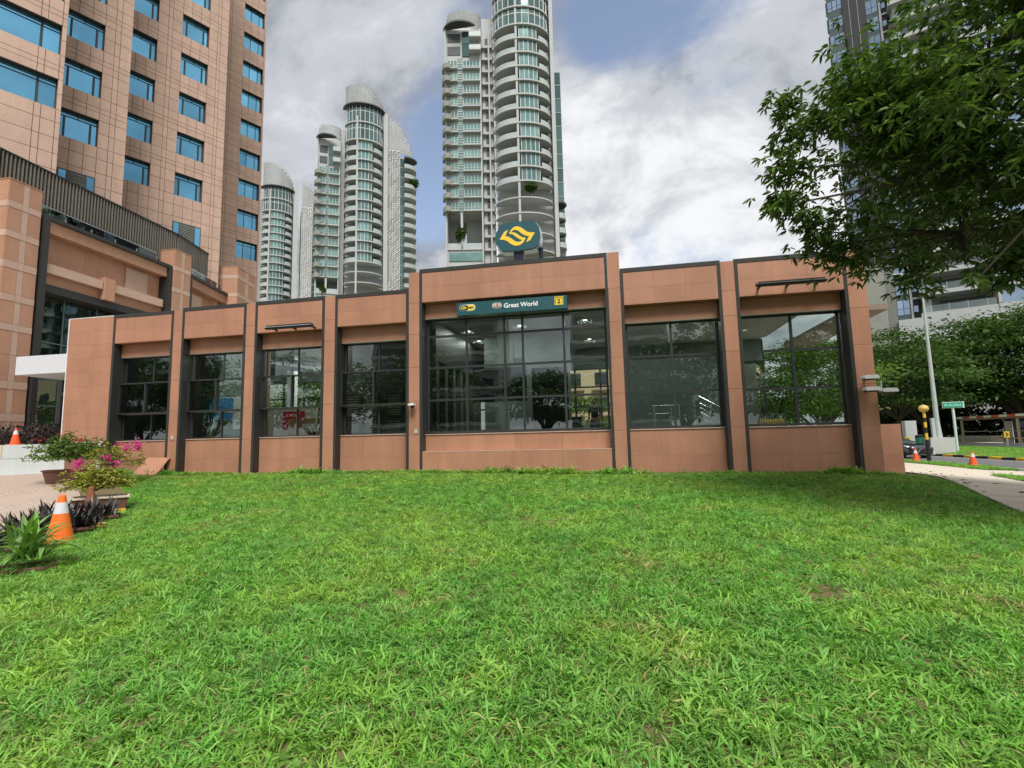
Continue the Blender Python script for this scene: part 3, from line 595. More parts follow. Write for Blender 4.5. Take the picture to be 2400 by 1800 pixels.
for i, (f, ca, cb, ra, rb) in enumerate(tp):
    g_ = .014; j = random.uniform(0, .006)
    if i < 300: piece('stone_panel', TSTONE, TW, f, ca + g_, cb - g_, -j, .05, ra + g_, rb - g_)
    else: far.box(f, ca + g_, cb - g_, -j, .05, ra + g_, rb - g_)
tag(far.build('stone_cladding', TSTONEI, TW), kind='stuff')
tcore.build('wall', TJOINT, TW)
# ------------------------------------------------------------------ podium
K = 1.18
def pz(z): return (z - 1.55) * K + 1.55
PD = Thing('mall_podium', (-30, 24, 1.7), 'stone mall podium with dark framed bays, glass rail and slatted screen above', 'building')
PA = fr((-29.5, 21.24, 0), 92.0); 
PB = fr(tuple(P(PA, 9.35, 0, 0)), 103.0)
# in these frames a runs away from the camera, d>0 goes left into the building
def slats(f, a0, a1, z0, z1, d, pitch=.19):
    n = int((a1 - a0) / pitch)
    for i in range(n): piece('slat', pm('slat_metal', (.20, .185, .155), rough=.6, metal=.2, objvar=.08), PD, f, a0 + i * pitch, a0 + i * pitch + .075, d, d + .14, z0, z1)
zr, zt = pz(12.78), pz(14.65)
slats(PA, -2.2, 9.3, zr - .2, zt, .9); slats(PB, 0.1, 5.1, zr - .2, zt, .9)
bk = MB(); bk.box(PA, -2.2, 9.3, 1.06, 1.12, zr - .4, zt - .05); bk.box(PB, 0, 5.1, 1.06, 1.12, zr - .4, zt - .05); bk.build('screen_backing', BLACK, PD)
cp = MB(); cp.box(PA, -2.25, 9.3, .86, 1.16, zt, zt + .07); cp.box(PB, 0, 5.15, .86, 1.16, zt, zt + .07); cp.build('screen_coping', FRAME, PD)
piece('grey_plant_wall', GREYC, PD, PA, -2.26, -2.2, .8, 9, pz(13.2), zt + .02)
# glass rail
piece('rail_top', STEEL, PD, PA, -.6, 7.0, .42, .48, zr - .05, zr); piece('rail_top', STEEL, PD, PB, .05, 5.1, .42, .48, zr - .05, zr)
for i in range(5): piece('rail_glass', CLEARG, PD, PA, -.6 + i * 1.52 + .01, -.6 + (i + 1) * 1.52 - .01, .445, .455, pz(12.0), zr - .052)
for i in range(4): piece('rail_glass', CLEARG, PD, PB, .05 + i * 1.26 + .01, .05 + (i + 1) * 1.26 - .01, .445, .455, pz(12.0), zr - .052)
for i in range(6): piece('rail_post', STEEL, PD, PA, -.6 + i * 1.52 - .03, -.6 + i * 1.52 + .03, .39, .42, pz(12.0), zr - .3)
for i in range(5): piece('rail_post', STEEL, PD, PB, .1 + i * 1.26 - .03, .1 + i * 1.26 + .03, .39, .42, pz(12.0), zr - .3)
# bay between piers: dark frame, bands, glazing
def bay(f, a0, a1, right=True):
    piece('dark_frame', DARKG, PD, f, a0, a1, -.15, .3, pz(12.0), pz(12.17))
    piece('dark_frame', DARKG, PD, f, a0, a0 + .28, -.15, 1.4, 1.7, pz(12.0) - .002)
    if right: piece('dark_frame', DARKG, PD, f, a1 - .28, a1, -.15, 1.4, 1.7, pz(12.0) - .002)
    x0, x1 = a0 + .285, a1 - (.285 if right else 0)
    n = 5
    for i in range(n): piece('stone_panel', PSTONE, PD, f, x0 + (x1 - x0) * i / n + .006, x0 + (x1 - x0) * (i + 1) / n - .006, .02, .8, pz(11.45), pz(12.0) - .004)
    for i in range(3): piece('stone_panel', PSTONE, PD, f, x0 + (x1 - x0) * i / 3 + .006, x0 + (x1 - x0) * (i + 1) / 3 - .006, .6, .66, pz(9.3), pz(11.45) - .004)
    piece('wall_core', TJOINT, PD, f, x0, x1, .67, 1.35, pz(8.75), pz(11.9))
    piece('lower_band', PSTONE, PD, f, x0, x1, .3, .58, pz(9.1), pz(9.56))
    L_ = x1 - x0
    if right:
        piece('pale_band', PPALE, PD, f, x0, x0 + 3.25, -.02, .29, pz(9.57), pz(10.0)); piece('keystone', PSTONE, PD, f, x0 + 3.3, x0 + 3.95, -.12, .29, pz(9.1) - .06, pz(10.2))
        piece('pale_band', PPALE, PD, f, x0 + 4.0, x1 - .25, -.02, .29, pz(9.57), pz(10.0)); piece('pale_panel', PPALE, PD, f, x1 - 2.6, x1 - 1.0, .5, .598, pz(10.03), pz(11.3))
    else: piece('pale_panel', PPALE, PD, f, x0 + .1, x0 + 2.3, .45, .598, pz(9.2), pz(11.2))
    piece('dark_beam', DARKG, PD, f, x0, x1, .2, .9, pz(8.72), pz(9.09))
    m = MB(); xs = np.linspace(x0, x1, 5)
    for x in xs[1:-1]: m.box(f, x - .03, x + .03, 1.0, 1.1, 1.7, pz(8.7))
    for z in (3.9, 5.3, 7.4): m.box(f, x0, x1, 1.01, 1.09, z, z + .06)
    gw = m.build('glazing_frame', pm('glazing_green', (.10, .19, .17), rough=.5), PD)
    for i in range(4):
        for za, zb in ((1.7, 3.9), (3.96, 5.3), (5.36, 7.4), (7.46, pz(8.7))): piece('pane', PGLASS, PD, f, xs[i] + .03, xs[i + 1] - .03, 1.04, 1.05, za, zb, gw)
    piece('inner_wall', pm('podium_inner', (.12, .20, .17), rough=.8, vary=.5, scale=.7), PD, f, x0, x1, 3.6, 3.7, 1.7, pz(8.9)); piece('inner_floor', pm('podium_inner', (.12, .20, .17)), PD, f, x0, x1, 1.2, 3.6, 5.0, 5.25)
bay(PA, -.54, 7.8); bay(PB, .0, 6.4, False)
# piers built of coursed stone
def pier(f, a0, a1, d0, d1, ztop, sides=((1, 1))):
    c = MB(); c.box(f, a0 + .03, a1 - .03, d0 + .03, d1, 1.2, ztop - .03); c.build('pier_core', TJOINT, PD)
    zs = [1.7]; k = 0; pat = [1.25, .42, 1.2, .42, 1.3, 1.2, .36, 1.15, .36, 1.3, .4, 1.2, .35, 1.2, .35, 1.2, .35]
    while zs[-1] < ztop - .6: zs.append(min(zs[-1] + pat[k % len(pat)], ztop)); k += 1
    zs[-1] = ztop
    for i, (za, zb) in enumerate(zip(zs, zs[1:])):
        pale = (zb - za) < .6; m_ = PPALE if pale else PSTONE
        xs = [a0, a0 + (a1 - a0) * .42, a0 + (a1 - a0) * .60, a1]
        for j in range(3): piece('stone_block', PPALE if (j == 1 or pale) else PSTONE, PD, f, xs[j] + .006, xs[j + 1] - .006, d0 - (.012 if pale else 0), d0 + .03, za + .008, zb - .008)
        ys = np.linspace(d0 + .035, d1, max(2, int((d1 - d0) / 1.3) + 1))
        for j in range(len(ys) - 1): piece('stone_block', m_, PD, f, a0 - (.012 if pale else 0), a0 + .03, ys[j] + .006, ys[j + 1] - .006, za + .008, zb - .008)
    piece('pier_cap', PSTONE, PD, f, a0 - .02, a1 + .02, d0 - .02, d1, ztop, ztop + .05)
pier(PA, -2.2, -.66, -.02, 8.0, pz(13.17)); pier(PA, 7.85, 9.28, -.25, 2.4, pz(13.2)); pier(PB, 5.2, 8.2, -.9, 3.0, pz(14.1))
# white canopy over the side door and the door wall
wc = Thing('door_canopy', (-24, 17.3, 5), 'white box canopy over the side door left of the station', 'canopy')
piece('fascia', pm('canopy_white', (.62, .64, .68), rough=.45, vary=.04), wc, WORLD, -25.05, -20.9, 17.0, 21.5, 4.74, 5.53)
dg = Thing('door_glazing', (-25, 20, 1.7), 'dark glazed doorway under the white canopy', 'doorway')
m = MB()
for x in (-27.5, -26.1, -24.9, -23.8): m.box(WORLD, x, x + .22, 20.6, 20.75, 1.7, 5.6)
m.box(WORLD, -27.5, -23.7, 20.61, 20.74, 4.2, 4.4); m.box(WORLD, -27.5, -23.7, 20.61, 20.74, 2.35, 2.42); m.build('frame', DARKG, dg)
for x in (-27.28, -25.88, -24.68): piece('pane', PGLASS, dg, WORLD, x, x + 1.0, 20.66, 20.67, 1.72, 5.5)
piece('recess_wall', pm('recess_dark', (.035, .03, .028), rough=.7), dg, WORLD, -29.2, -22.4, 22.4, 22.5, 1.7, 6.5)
piece('dark_pillar', DARKG, dg, WORLD, -23.55, -22.75, 18.6, 19.2, 1.7, 4.74)
bl = MB(); bl.lathe((-26.3, 21.6, 3.35), [(.03, 0), (.07, .05), (.03, .1)], 10); tag(bl.build('lamp_bulb', emit('bulb', (1, .7, .4), 9)), 'small glowing lamp inside the dark doorway', 'lamp')
# low walls and raised terrace
for nm, x0, x1, mt_, lb in (('terrace_wall', -34, -26.62, pm('beige_wall', (.60, .50, .36), rough=.8, vary=.08), 'low beige concrete wall at the far left edge'), ('terrace_wall', -26.58, -20.42, pm('pale_grey_wall', (.52, .56, .56), rough=.7, vary=.06, streak=.1), 'low pale grey wall between the beige wall and the station')):
    t = Thing(nm, ((x0 + x1) / 2, 18, .5), lb, 'wall'); piece('upper_course', mt_, t, WORLD, x0, x1, 17.8, 18.5, 1.17, 1.78); piece('lower_course', mt_, t, WORLD, x0 - .02, x1 + .02, 17.76, 18.5, .2, 1.155)
tg = MB(); tg.box(WORLD, -34, -20.4, 18.51, 36, .2, 1.72); tag(tg.build('terrace', PAVE), kind='structure')
ug = MB(); ug.box(WORLD, -20.3, -18.32, 15.9, 17.9, .2, 1.7); tag(ug.build('rough_plinth', GREYC), 'rough unfinished grey concrete under the blank left wall', 'plinth')
# ------------------------------------------------------------------ white condominium towers
RAILG = pm('balcony_glass', (.40, .46, .45), rough=.25, vary=.25, scale=.6, spec=.6)
CURT = pm('curtained_glass', (.15, .27, .255), rough=.12, metal=.35, vary=.5, scale=.45, objvar=.35, spec=.8)
def arc(f, ac, hw, B, t0, t1, z, k=14):
    return [P(f, ac - hw * math.cos(t), -B * math.sin(t), z) for t in np.linspace(t0, t1, k)]
def arcwall(m, f, ac, hw, B, t0, t1, z0, z1, th_=.12, k=14):
    for i in range(k - 1):
        ta = t0 + (t1 - t0) * i / (k - 1); tb = t0 + (t1 - t0) * (i + 1) / (k - 1)
        q = [P(f, ac - (hw - s) * math.cos(t), -(B - s) * math.sin(t), z0) for s, t in ((0, ta), (0, tb), (th_, tb), (th_, ta))]
        m.prism(q, (0, 0, z1 - z0))
def tt(ac, hw, a): return math.acos(max(-1, min(1, (ac - a) / hw)))
def condo(name_loc, label, dist, S_, bf):
    th0 = bf; f = fr((math.sin(R(th0)) * dist, math.cos(R(th0)) * dist, 0), -th0)
    T = Thing('condo_tower', tuple(P(f, 0, 0, 0)), label, 'building', 'white condominium towers behind the station')
    ac, hw, B = S_['bay']; zf = S_['floors']; col = S_['col']; g0, g1 = S_['glass']; zb = S_['zb']; ztop = S_['ztop']; zroof = S_['zroof']
    # centre bay
    w_ = MB(); w_.box(f, ac - hw + .4, ac + hw - .1, .6, 14, zb - 45, zroof); w_.build('bay_wall', WHITEC, T)
    piece('side_wall', WHITEC, T, f, ac + hw + .05, S_['wallr'], -B * .35, 14, zb - 45, min(ztop, zroof + 4))
    if 'gapl' in S_: piece('side_wall', WHITEC, T, f, S_['gapl'][0], S_['gapl'][1], 2, 14, zb - 45, zroof - 2)
    p = S_['pitch']
    piece('column', WHITEC, T, f, col - .35, col + .2, -B + .25, -B + .85, zb - 45, zroof)
    for z in zf:
        s = MB(); s.prism(arc(f, ac, hw, B, 0, math.pi, z - .38, 18), (0, 0, .38)); s.build('balcony_slab', WHITEC, T)
        r = MB(); ta, tb = tt(ac, hw, col - .4), tt(ac, hw, g1 + .6)
        arcwall(r, f, ac, hw - .05, B - .05, .06, ta, z, z + .28, .1, 8); arcwall(r, f, ac, hw - .05, B - .05, tb, math.pi - .06, z, z + .28, .1, 5); ro = r.build('railing', WHITEC, T)
        r = MB(); arcwall(r, f, ac, hw - .08, B - .08, .06, ta, z + .28, z + 1.15, .04, 8); r.build('railing_glass', RAILG, T, ro); r = MB(); arcwall(r, f, ac, hw - .08, B - .08, tb, math.pi - .06, z + .28, z + 1.15, .04, 5); r.build('railing_glass', RAILG, T, ro)
        gm = MB(); arcwall(gm, f, ac, hw - .6, B - .6, tt(ac, hw - .6, g0), tt(ac, hw - .6, g1), z + .03, z + p - .42, .1, 5); wo = gm.build('bay_window', CURT, T)
        mm = MB(); 
        for t in np.linspace(tt(ac, hw - .6, g0), tt(ac, hw - .6, g1), 5):
            q = P(f, ac - (hw - .58) * math.cos(t), -(B - .58) * math.sin(t), z + .03); mm.bar(q, q + Vector((0, 0, p - .45)), .09, 4)
        mm.build('mullion', WHITEP, T, wo)
        piece('side_window', DGREY, T, f, g0 - hw * .55, g0 - .5, .42, .6, z + .05, z + 2.4); piece('side_window', CURT, T, f, g1 + .3, ac + hw * .9, -.2, .6, z + .1, z + 2.5)
    for z in S_.get('low', []):
        s = MB(); s.prism(arc(f, ac, hw, B, 0, math.pi, z - .3, 18), (0, 0, .3)); s.build('open_slab', WHITEC, T)
    # two tall glazed storeys and roof
    zz_ = zf[-1] + p
    for q in range(S_['top_n']):
        s = MB(); s.prism(arc(f, ac, hw + .1, B + .1, 0, math.pi, zz_ - .4, 18), (0, 0, .4)); s.build('balcony_slab', WHITEC, T)
        hgt = S_['top_h']; gm = MB(); arcwall(gm, f, ac, hw - .35, B - .35, .35, math.pi - .05, zz_ + .02, zz_ + hgt - .42, .1, 14); wo = gm.build('sky_lounge_glazing', GREENG, T)
        mm = MB()
        for t in np.linspace(.35, math.pi - .05, 12):
            q_ = P(f, ac - (hw - .33) * math.cos(t), -(B - .33) * math.sin(t), zz_); mm.bar(q_, q_ + Vector((0, 0, hgt - .42)), .1, 4)
        arcwall(mm, f, ac, hw - .3, B - .3, .35, math.pi - .05, zz_ + hgt * .62, zz_ + hgt * .62 + .15, .1, 14); mm.build('mullion', WHITEP, T, wo); zz_ += hgt
    s = MB(); s.prism(arc(f, ac, hw + .8, B + .9, 0, math.pi, zz_ - .35, 20), (0, 0, .35)); s.build('roof_slab', DGREY if S_.get('dark_roof') else GREYC, T)
    # perforated screens: lattice of slanted bars
    def lattice(nm, fpos, s0, s1, zlo, ztopf, pitch, mat=WHITEP, r=.16):
        pitch *= (1.0 if nm == 'crown_screen' else .72); mat = WHITEC if nm == 'crown_screen' else mat; m = MB(); n = max(2, int((s1 - s0) / pitch)); ds = (s1 - s0) / n
        for i in range(n + 1):
            sa = s0 + ds * i; zt_ = ztopf(sa)
            m.bar(fpos(sa, zlo), fpos(sa, zt_), r * .6, 4)
        for i in range(n):
            sa, sb = s0 + ds * i, s0 + ds * (i + 1); z = zlo; k = i % 2
            while z < min(ztopf(sa), ztopf(sb)) - .3:
                h_ = pitch * 1.05; za, zb_ = (z, z + h_) if k else (z + h_, z); m.bar(fpos(sa, za), fpos(sb, zb_), r, 4); z += h_ * .95; k ^= (random.random() < .3)
        m.bar(fpos(s0, ztopf(s0)), fpos(s0 + .01, ztopf(s0)), r, 4)
        for i in range(n): m.bar(fpos(s0 + ds * i, ztopf(s0 + ds * i)), fpos(s0 + ds * (i + 1), ztopf(s0 + ds * (i + 1))), r * .7, 4)
        return tag(m.build(nm, mat, T), kind='stuff')
    cz0, cz1 = zz_, ztop
    def ctop(t): x = t / math.pi; return cz0 + (cz1 - cz0) * (math.cos(max(0, x - .22) / .78 * math.pi / 2) ** .8 if x > .22 else 1) + .01
    lattice('crown_screen', lambda t, z: P(f, ac - hw * math.cos(t), -B * math.sin(t), z), .25, math.pi - .02, cz0, ctop, S_['lp'] / hw, r=S_['lr'])
    MBc = MB(); 
    for i in range(16):
        ta = .4 + (math.pi - .6) * i / 16; tb = .4 + (math.pi - .6) * (i + 1) / 16
        for t_, nx in ((ta, tb),):
            q0, q1 = [P(f, ac - (hw - .9) * math.cos(t), -(B - .9) * math.sin(t), cz0) for t in (t_, nx)]; n = len(MBc.v); za, zb_ = ctop(t_) - .9, ctop(nx) - .9
            MBc.v += [tuple(q0), tuple(q1), (q1.x, q1.y, max(zb_, cz0 + .1)), (q0.x, q0.y, max(za, cz0 + .1))]; MBc.f.append((n, n + 1, n + 2, n + 3))
    pm('crown_metal', (.50, .51, .51), rough=.5, vary=.25, scale=1.5)
    # left block with framed windows
    if 'lb' in S_:
        a0, a1, z0, z1 = S_['lb']; lw0, lw1, rw0, rw1 = S_['lwin']; d0 = -1.5
        zw = S_['lfl']
        piece('block_wall', WHITEC, T, f, a0, a1, d0 + .3, 12, zw[0] - .2, z1)
        piece('corner_fin', WHITEC, T, f, a0 - .25, a0 + .15, d0 - .2, 12, z0 - 45, z1); piece('corner_fin', WHITEC, T, f, a1 - .35, a1, d0 - .25, 12, z0 - 45, z1)
        for z in zw:
            for (x0, x1) in ((lw0, lw1), (rw0, rw1)):
                wo = piece('window', CURT, T, f, x0, x1, d0 + .05, d0 + .29, z + .5, z + 2.6)
                mm = MB(); nn_ = max(2, int((x1 - x0) / .8))
                for i in range(nn_ + 1): q = x0 + (x1 - x0) * i / nn_; mm.box(f, q - .05, q + .05, d0 - .02, d0 + .05, z + .5, z + 2.6)
                mm.box(f, x0, x1, d0 - .015, d0 + .045, z + 1.15, z + 1.22); 
                mo = mm.build('mullion', GALV, T)
                u = MB(); u.box(f, x0 - .1, x1 + .1, d0 - .75, d0 + .25, z - .05, z + .28); u.box(f, x0 - .1, x0 + .12, d0 - .75, d0 + .25, z + .28, z + .62); u.box(f, x1 - .12, x1 + .1, d0 - .75, d0 + .25, z + .28, z + .62); u.build('window_ledge', WHITEC, T)
            piece('louvre_panel', pm('louvre_green', (.13, .20, .19), rough=.5, vary=.2), T, f, lw1 + .1, rw0 - .1, d0 + .1, d0 + .29, z, z + 3.3)
            for j in range(4): piece('louvre', GALV, T, f, lw1 + .1, rw0 - .1, d0 + .02, d0 + .09, z + .3 + j * .7, z + .4 + j * .7)
        # open sky terrace below and penthouse above
        zo = zw[0]
        piece('terrace_floor', WHITEC, T, f, a0, a1, d0, 12, z0 - .3, z0 + .3); piece('terrace_back', WHITEC, T, f, a0, a0 + (a1 - a0) * .25, 5, 12, z0 + .3, zo - .2); piece('terrace_back', WHITEC, T, f, a0 + (a1 - a0) * .5, a1, 4, 12, z0 + .3, zo - .2)
        piece('column', WHITEC, T, f, (lw1 + rw0) / 2 - .3, (lw1 + rw0) / 2 + .3, d0, d0 + .6, z0, zo - .2); piece('railing', RAILG, T, f, a0 + .2, a1 - .4, d0, d0 + .1, z0 + .3, z0 + 1.4)
        piece('lower_block', WHITEC, T, f, a0, a1, d0 + .3, 12, 0, z0 - .31); 
        for q in range(3): piece('window', CURT, T, f, lw0, rw1, d0 + .1, d0 + .29, z0 - 3.2 - q * 3.5, z0 - 1 - q * 3.5)
        zp = zw[-1] + S_['pitch']
        for q in range(2):
            zq = zp + q * 3.7
            if zq + 3 > z1: break
            piece('penthouse_opening', DGREY, T, f, a0 + .5, a0 + (a1 - a0) * .42, d0 + .2, d0 + .29, zq + .4, zq + 2.9); piece('window', GREENG, T, f, a0 + (a1 - a0) * .47, a0 + (a1 - a0) * .68, d0 + .1, d0 + .29, zq, zq + 3.5); piece('balcony_box', WHITEC, T, f, a0 + (a1 - a0) * .68, a1 + .1, d0 - 1.6, d0 + .2, zq + .6, zq + 1.0); piece('railing', RAILG, T, f, a0 + (a1 - a0) * .68, a1 + .1, d0 - 1.6, d0 - 1.5, zq + 1.0, zq + 2.0)
        s = MB(); s.prism(arc(f, (a0 + a1) / 2 - .6, (a1 - a0) / 2 + .2, 4.2, .2, math.pi * .8, z1, 14), (0, 0, .4)); s.build('roof_canopy', DGREY, T)
        aw = (a1 - a0) / 2; cm = (a0 + a1) / 2
        lattice('crown_screen', lambda t, z: P(f, cm - aw * math.cos(t), 1 - 2.5 * math.sin(t), z), .1, math.pi - .05, z1 + .4, lambda t: z1 + S_.get('lcr', 5) * (1 if t > .8 else .55 + .45 * math.sin(t / .8 * math.pi / 2)), S_['lp'] / aw, r=S_['lr'])
        piece('crown_wall', pm('crown_metal', ()), T, f, a0 + 1.2, a1 - .8, 2.2, 2.4, z1 + .3, z1 + S_.get('lcr', 5) - 1.5)
        # scalloped balconies down the far left side
        for z in zw: 
            s = MB(); s.prism(arc(f, a0 + .5, 1.6, 3.0, 0, math.pi, z - .3, 10), (0, 0, 1.3)); so = s.build('side_balcony', GREYC, T); 
    if 'lat' in S_:
        a0, a1, z0, z1 = S_['lat']; piece('lattice_backing', pm('lattice_back', (.13, .135, .135)), T, f, a0, a1, -.4, -.3, z0, z1)
        lattice('lattice_screen', lambda a, z: P(f, a, -.6, z), a0, a1, z0, lambda a: z1, S_['lp'] * .85, r=S_['lr'] * 1.7); piece('side_wall', WHITEC, T, f, a0, a1 + .2, -.25, 14, 0, z1 + 1)
    if 'strip' in S_:
        a0, a1, z0, z1 = S_['strip']; piece('strip_core', WHITEC, T, f, a0 - .1, a1 + .1, .35, 12, 0, z1)
        for i, z in enumerate(np.arange(z0, z1 - .5, S_['pitch'])): piece('strip_window', GREENG, T, f, a0, a1, 0 if S_.get('strip_d') is None else S_['strip_d'], .34, z + .15, z + S_['pitch'] - .15); piece('strip_slab', GREYC, T, f, a0 - .05, a1 + .05, -.1, .5, z - .14, z + .14)
    if 'rbay' in S_:
        a0, hw2, B2, z0, z1 = S_['rbay']
        piece('side_wall', WHITEC, T, f, a0, a0 + hw2 - 1, .5, 14, 0, z1)
        for z in np.arange(z0, z1, S_['pitch']):
            s = MB(); s.prism([P(f, a0, 6, z)] + arc(f, a0, hw2, B2, math.pi / 2, math.pi, z, 10) + [P(f, a0 + hw2, 6, z)], (0, 0, .4)); s.build('balcony_slab', WHITEC, T)
            r = MB(); arcwall(r, f, a0, hw2 - .05, B2 - .05, math.pi / 2, math.pi, z + .4, z + 1.4, .08, 7); r.build('railing', RAILG, T)
            piece('window', GREYG, T, f, a0 + .1, a0 + hw2 - 1.2, .3, .49, z + .5, z + 2.6)
        s = MB(); s.prism(arc(f, a0, hw2 + .3, B2 + .3, math.pi / 2, math.pi, z1 + 1, 10) + [P(f, a0, 6, z1 + 1)], (0, 0, .4)); s.build('roof_slab', DGREY, T)
    if 'rcrown' in S_:
        a0, a1, z0, za, zb_ = S_['rcrown']; wd = a1 - a0
        fn = lambda a: za - (za - zb_) * ((a - a0) / wd) ** 2.2
        lattice('crown_screen', lambda a, z: P(f, a, -.6 + 2.2 * ((a - a0) / wd) ** 3, z), a0, a1, z0, fn, S_['lp'], r=S_['lr'])
        m = MB(); n_ = 8
        for i in range(n_):
            x0, x1 = a0 + .4 + (wd - .8) * i / n_, a0 + .4 + (wd - .8) * (i + 1) / n_; m.box(f, x0, x1, .4 + 2 * ((x0 - a0) / wd) ** 3, .6 + 2 * ((x0 - a0) / wd) ** 3, z0, fn(x1) - 1)
        m.build('crown_wall', pm('crown_metal', ()), T)
    return T, f
fl = lambda a, b, n: [a + (b - a) * i / (n - 1) for i in range(n)]
T2, f2 = condo(None, 'middle white condominium tower with curved balconies, left of the tallest one', 170, dict(bay=(0, 6.3, 4.6), floors=[60.0 + 3.5 * i for i in range(12)], pitch=3.5, col=-2.2, glass=(-1.9, 2.5), zb=55, ztop=121.5, zroof=110, wallr=7.7, gapl=(-7.6, -6.3), low=[56.5, 53], top_n=2, top_h=6.2, lp=1.15, lr=.085, dark_roof=True,
   lb=(-14.6, -7.6, 49.5, 102), lwin=(-14.2, -12.1, -10.9, -7.9), lfl=[54.5 + 3.5 * i for i in range(11)], lat=(7.8, 11.8, 40, 101.5), strip=(12.0, 13.2, 40, 100), rbay=(13.2, 4.3, 3.2, 42, 97), rcrown=(7.9, 16.6, 101.5, 114.8, 103)), -27.69)
T3, f3 = condo(None, 'tallest white condominium tower rising behind the rounded roof sign', 125, dict(bay=(6.0, 7.5, 5.0), floors=[65.9 + 3.88 * i for i in range(11)], pitch=3.88, col=4.6, glass=(5.3, 9.9), zb=60, ztop=134, zroof=118, wallr=14.5, gapl=(-4.6, -1.7), low=[61.5, 57.5, 52.5, 48], top_n=3, top_h=5.0, lp=1.0, lr=.075,
   lb=(-14.0, -4.7, 49.6, 110), lwin=(-13.5, -11.0, -9.4, -5.1), lfl=[59.3 + 3.55 * i for i in range(12)], lcr=5.5, strip=(14.7, 16.2, 52, 96), rbay=(14.6, 1.9, 2.0, 30, 60)), -11.83)
T1, f1 = condo(None, 'smallest and farthest white condominium tower beside the stone hotel tower', 225, dict(bay=(-.9, 5.9, 4.4), floors=[52.9 + 3.18 * i for i in range(14)], pitch=3.18, col=-3.8, glass=(-3.3, 1.6), zb=50, ztop=118, zroof=106, wallr=7.0, top_n=2, top_h=5.2, lp=1.2, lr=.10, dark_roof=True,
   lat=(8.4, 12.6, 40, 102.3), strip=(12.8, 14.4, 40, 101), rcrown=(8.4, 16, 102.3, 113.6, 108)), -36.3)
for z in (50, 45): piece('side_wall', WHITEC, T1, f1, -9.5, -6.5, 3, 12, z - 50, 104)
for T_, f_, a0, z0, n in ((T3, f3, -4.4, 50, 17), ):
    for i in range(n):
        piece('link_beam', WHITEC, T_, f_, -4.6, -1.7, 1.2, 2, 50 + i * 3.55, 50.7 + i * 3.55); piece('link_opening', DGREY, T_, f_, -3.7, -3.0, 1.85, 1.99, 51 + i * 3.55, 53.2 + i * 3.55)
    piece('link_fin', WHITEC, T_, f_, -2.9, -2.5, .9, 2, 0, 112)
    lm = MB()
    for i in range(70): lm.bar(P(f_, -1.6 + .9 * (i % 2), -.5 + 0, 48 + i * .95), P(f_, -.7 - .9 * (i % 2), -.5, 48.9 + i * .95), .13, 4)
    tag(lm.build('lattice_screen', WHITEP, T_), kind='stuff')
# ------------------------------------------------------------------ dark and white apartment building at the right
RB = Thing('apartment_building', (45, 95, 0), 'apartment building with dark facade strips and white balcony bands behind the tree', 'building')
rf = fr((41.78, 94.64, 0), -24.0)
piece('wall_core', DGREY, RB, rf, -.05, 7.3, .12, 12, 18.6, 100)
FINS = [20.2 + 3.37 * k for k in range(24)]
for z in FINS:
    wo = piece('glazing_band', pm('spandrel_green', (.075, .10, .10), rough=.3, vary=.2), RB, rf, 0.0, 2.2, 0, .118, z - 1.15, z + 2.2)
    for i in range(3):
        piece('window', SKYG, RB, rf, .08 + i * .73, .08 + i * .73 + .60, -.05, -.002, z + .85, z + 2.05); piece('window', SKYG, RB, rf, .08 + i * .73, .08 + i * .73 + .60, -.05, -.002, z + .12, z + .78)
    piece('glazing_band', pm('spandrel_green', ()), RB, rf, 5.5, 7.2, 0, .118, z - 1.15, z + 2.2)
    for i in range(2):
        piece('window', SKYG, RB, rf, 5.58 + i * .83, 5.58 + i * .83 + .74, -.05, -.002, z + 1.12, z + 2.5); piece('window', SKYG, RB, rf, 5.58 + i * .83, 5.58 + i * .83 + .74, -.05, -.002, z + .1, z + 1.05)
    piece('edge_cap', FRAME, RB, rf, -.22, -.05, .0, .3, z - .3, z + 2.2)
    piece('recess', BLACK, RB, rf, 7.62, 8.4, .3, .4, z - .6, z + 2.5); piece('recess_window', SKYG, RB, rf, 7.7, 8.25, .2, .29, z + .4, z + 1.4)
    piece('recess_beam', WHITEC, RB, rf, 7.6, 8.42, .1, .5, z - .9, z - .6)
    # balconies
    piece('balcony_slab', WHITEC, RB, rf, 8.45, 17.4, -1.8, 2.2, z - .95, z - .3); piece('balcony_rail', CLEARG, RB, rf, 8.6, 17.2, -1.72, -1.68, z - .3, z + .75); piece('balcony_wall', pm('balcony_beige', (.42, .41, .36), rough=.7), RB, rf, 8.45, 17.4, 2.21, 2.4, z - .3, z + 2.42); piece('balcony_window', pm('spandrel_green', ()), RB, rf, 11.2, 17.0, 2.0, 2.2, z - .2, z + 2.0); piece('pier', WHITEC, RB, rf, 9.0, 9.9, -.8, 2.2, z - .3, z + 2.42)
    for i in range(4): piece('rail_post', STEEL, RB, rf, 9.6 + i * 2.2, 9.66 + i * 2.2, -1.76, -1.72, z - .3, z + .8)
    piece('white_band', WHITEC, RB, rf, 17.45, 40, -1.0, 2.0, z - .95, z - .1); piece('window_band', SKYG, RB, rf, 17.8, 40, -.6, -.5, z - .1, z + 2.4)
piece('wall_core', WHITEC, RB, rf, 8.4, 40, 2.41, 14, 10, 100); piece('white_strip', WHITEC, RB, rf, 7.3, 7.6, -.1, 12, 10, 100); piece('white_column', WHITEC, RB, rf, 17.42, 17.78, -1.9, 2, 10, 100)
piece('dark_strip', BLACK, RB, rf, 2.22, 5.48, -.25, .1, 26, 100)
for a in (3.2, 4.4): piece('strip_joint', FRAMEL, RB, rf, a, a + .05, -.29, -.252, 26, 100)
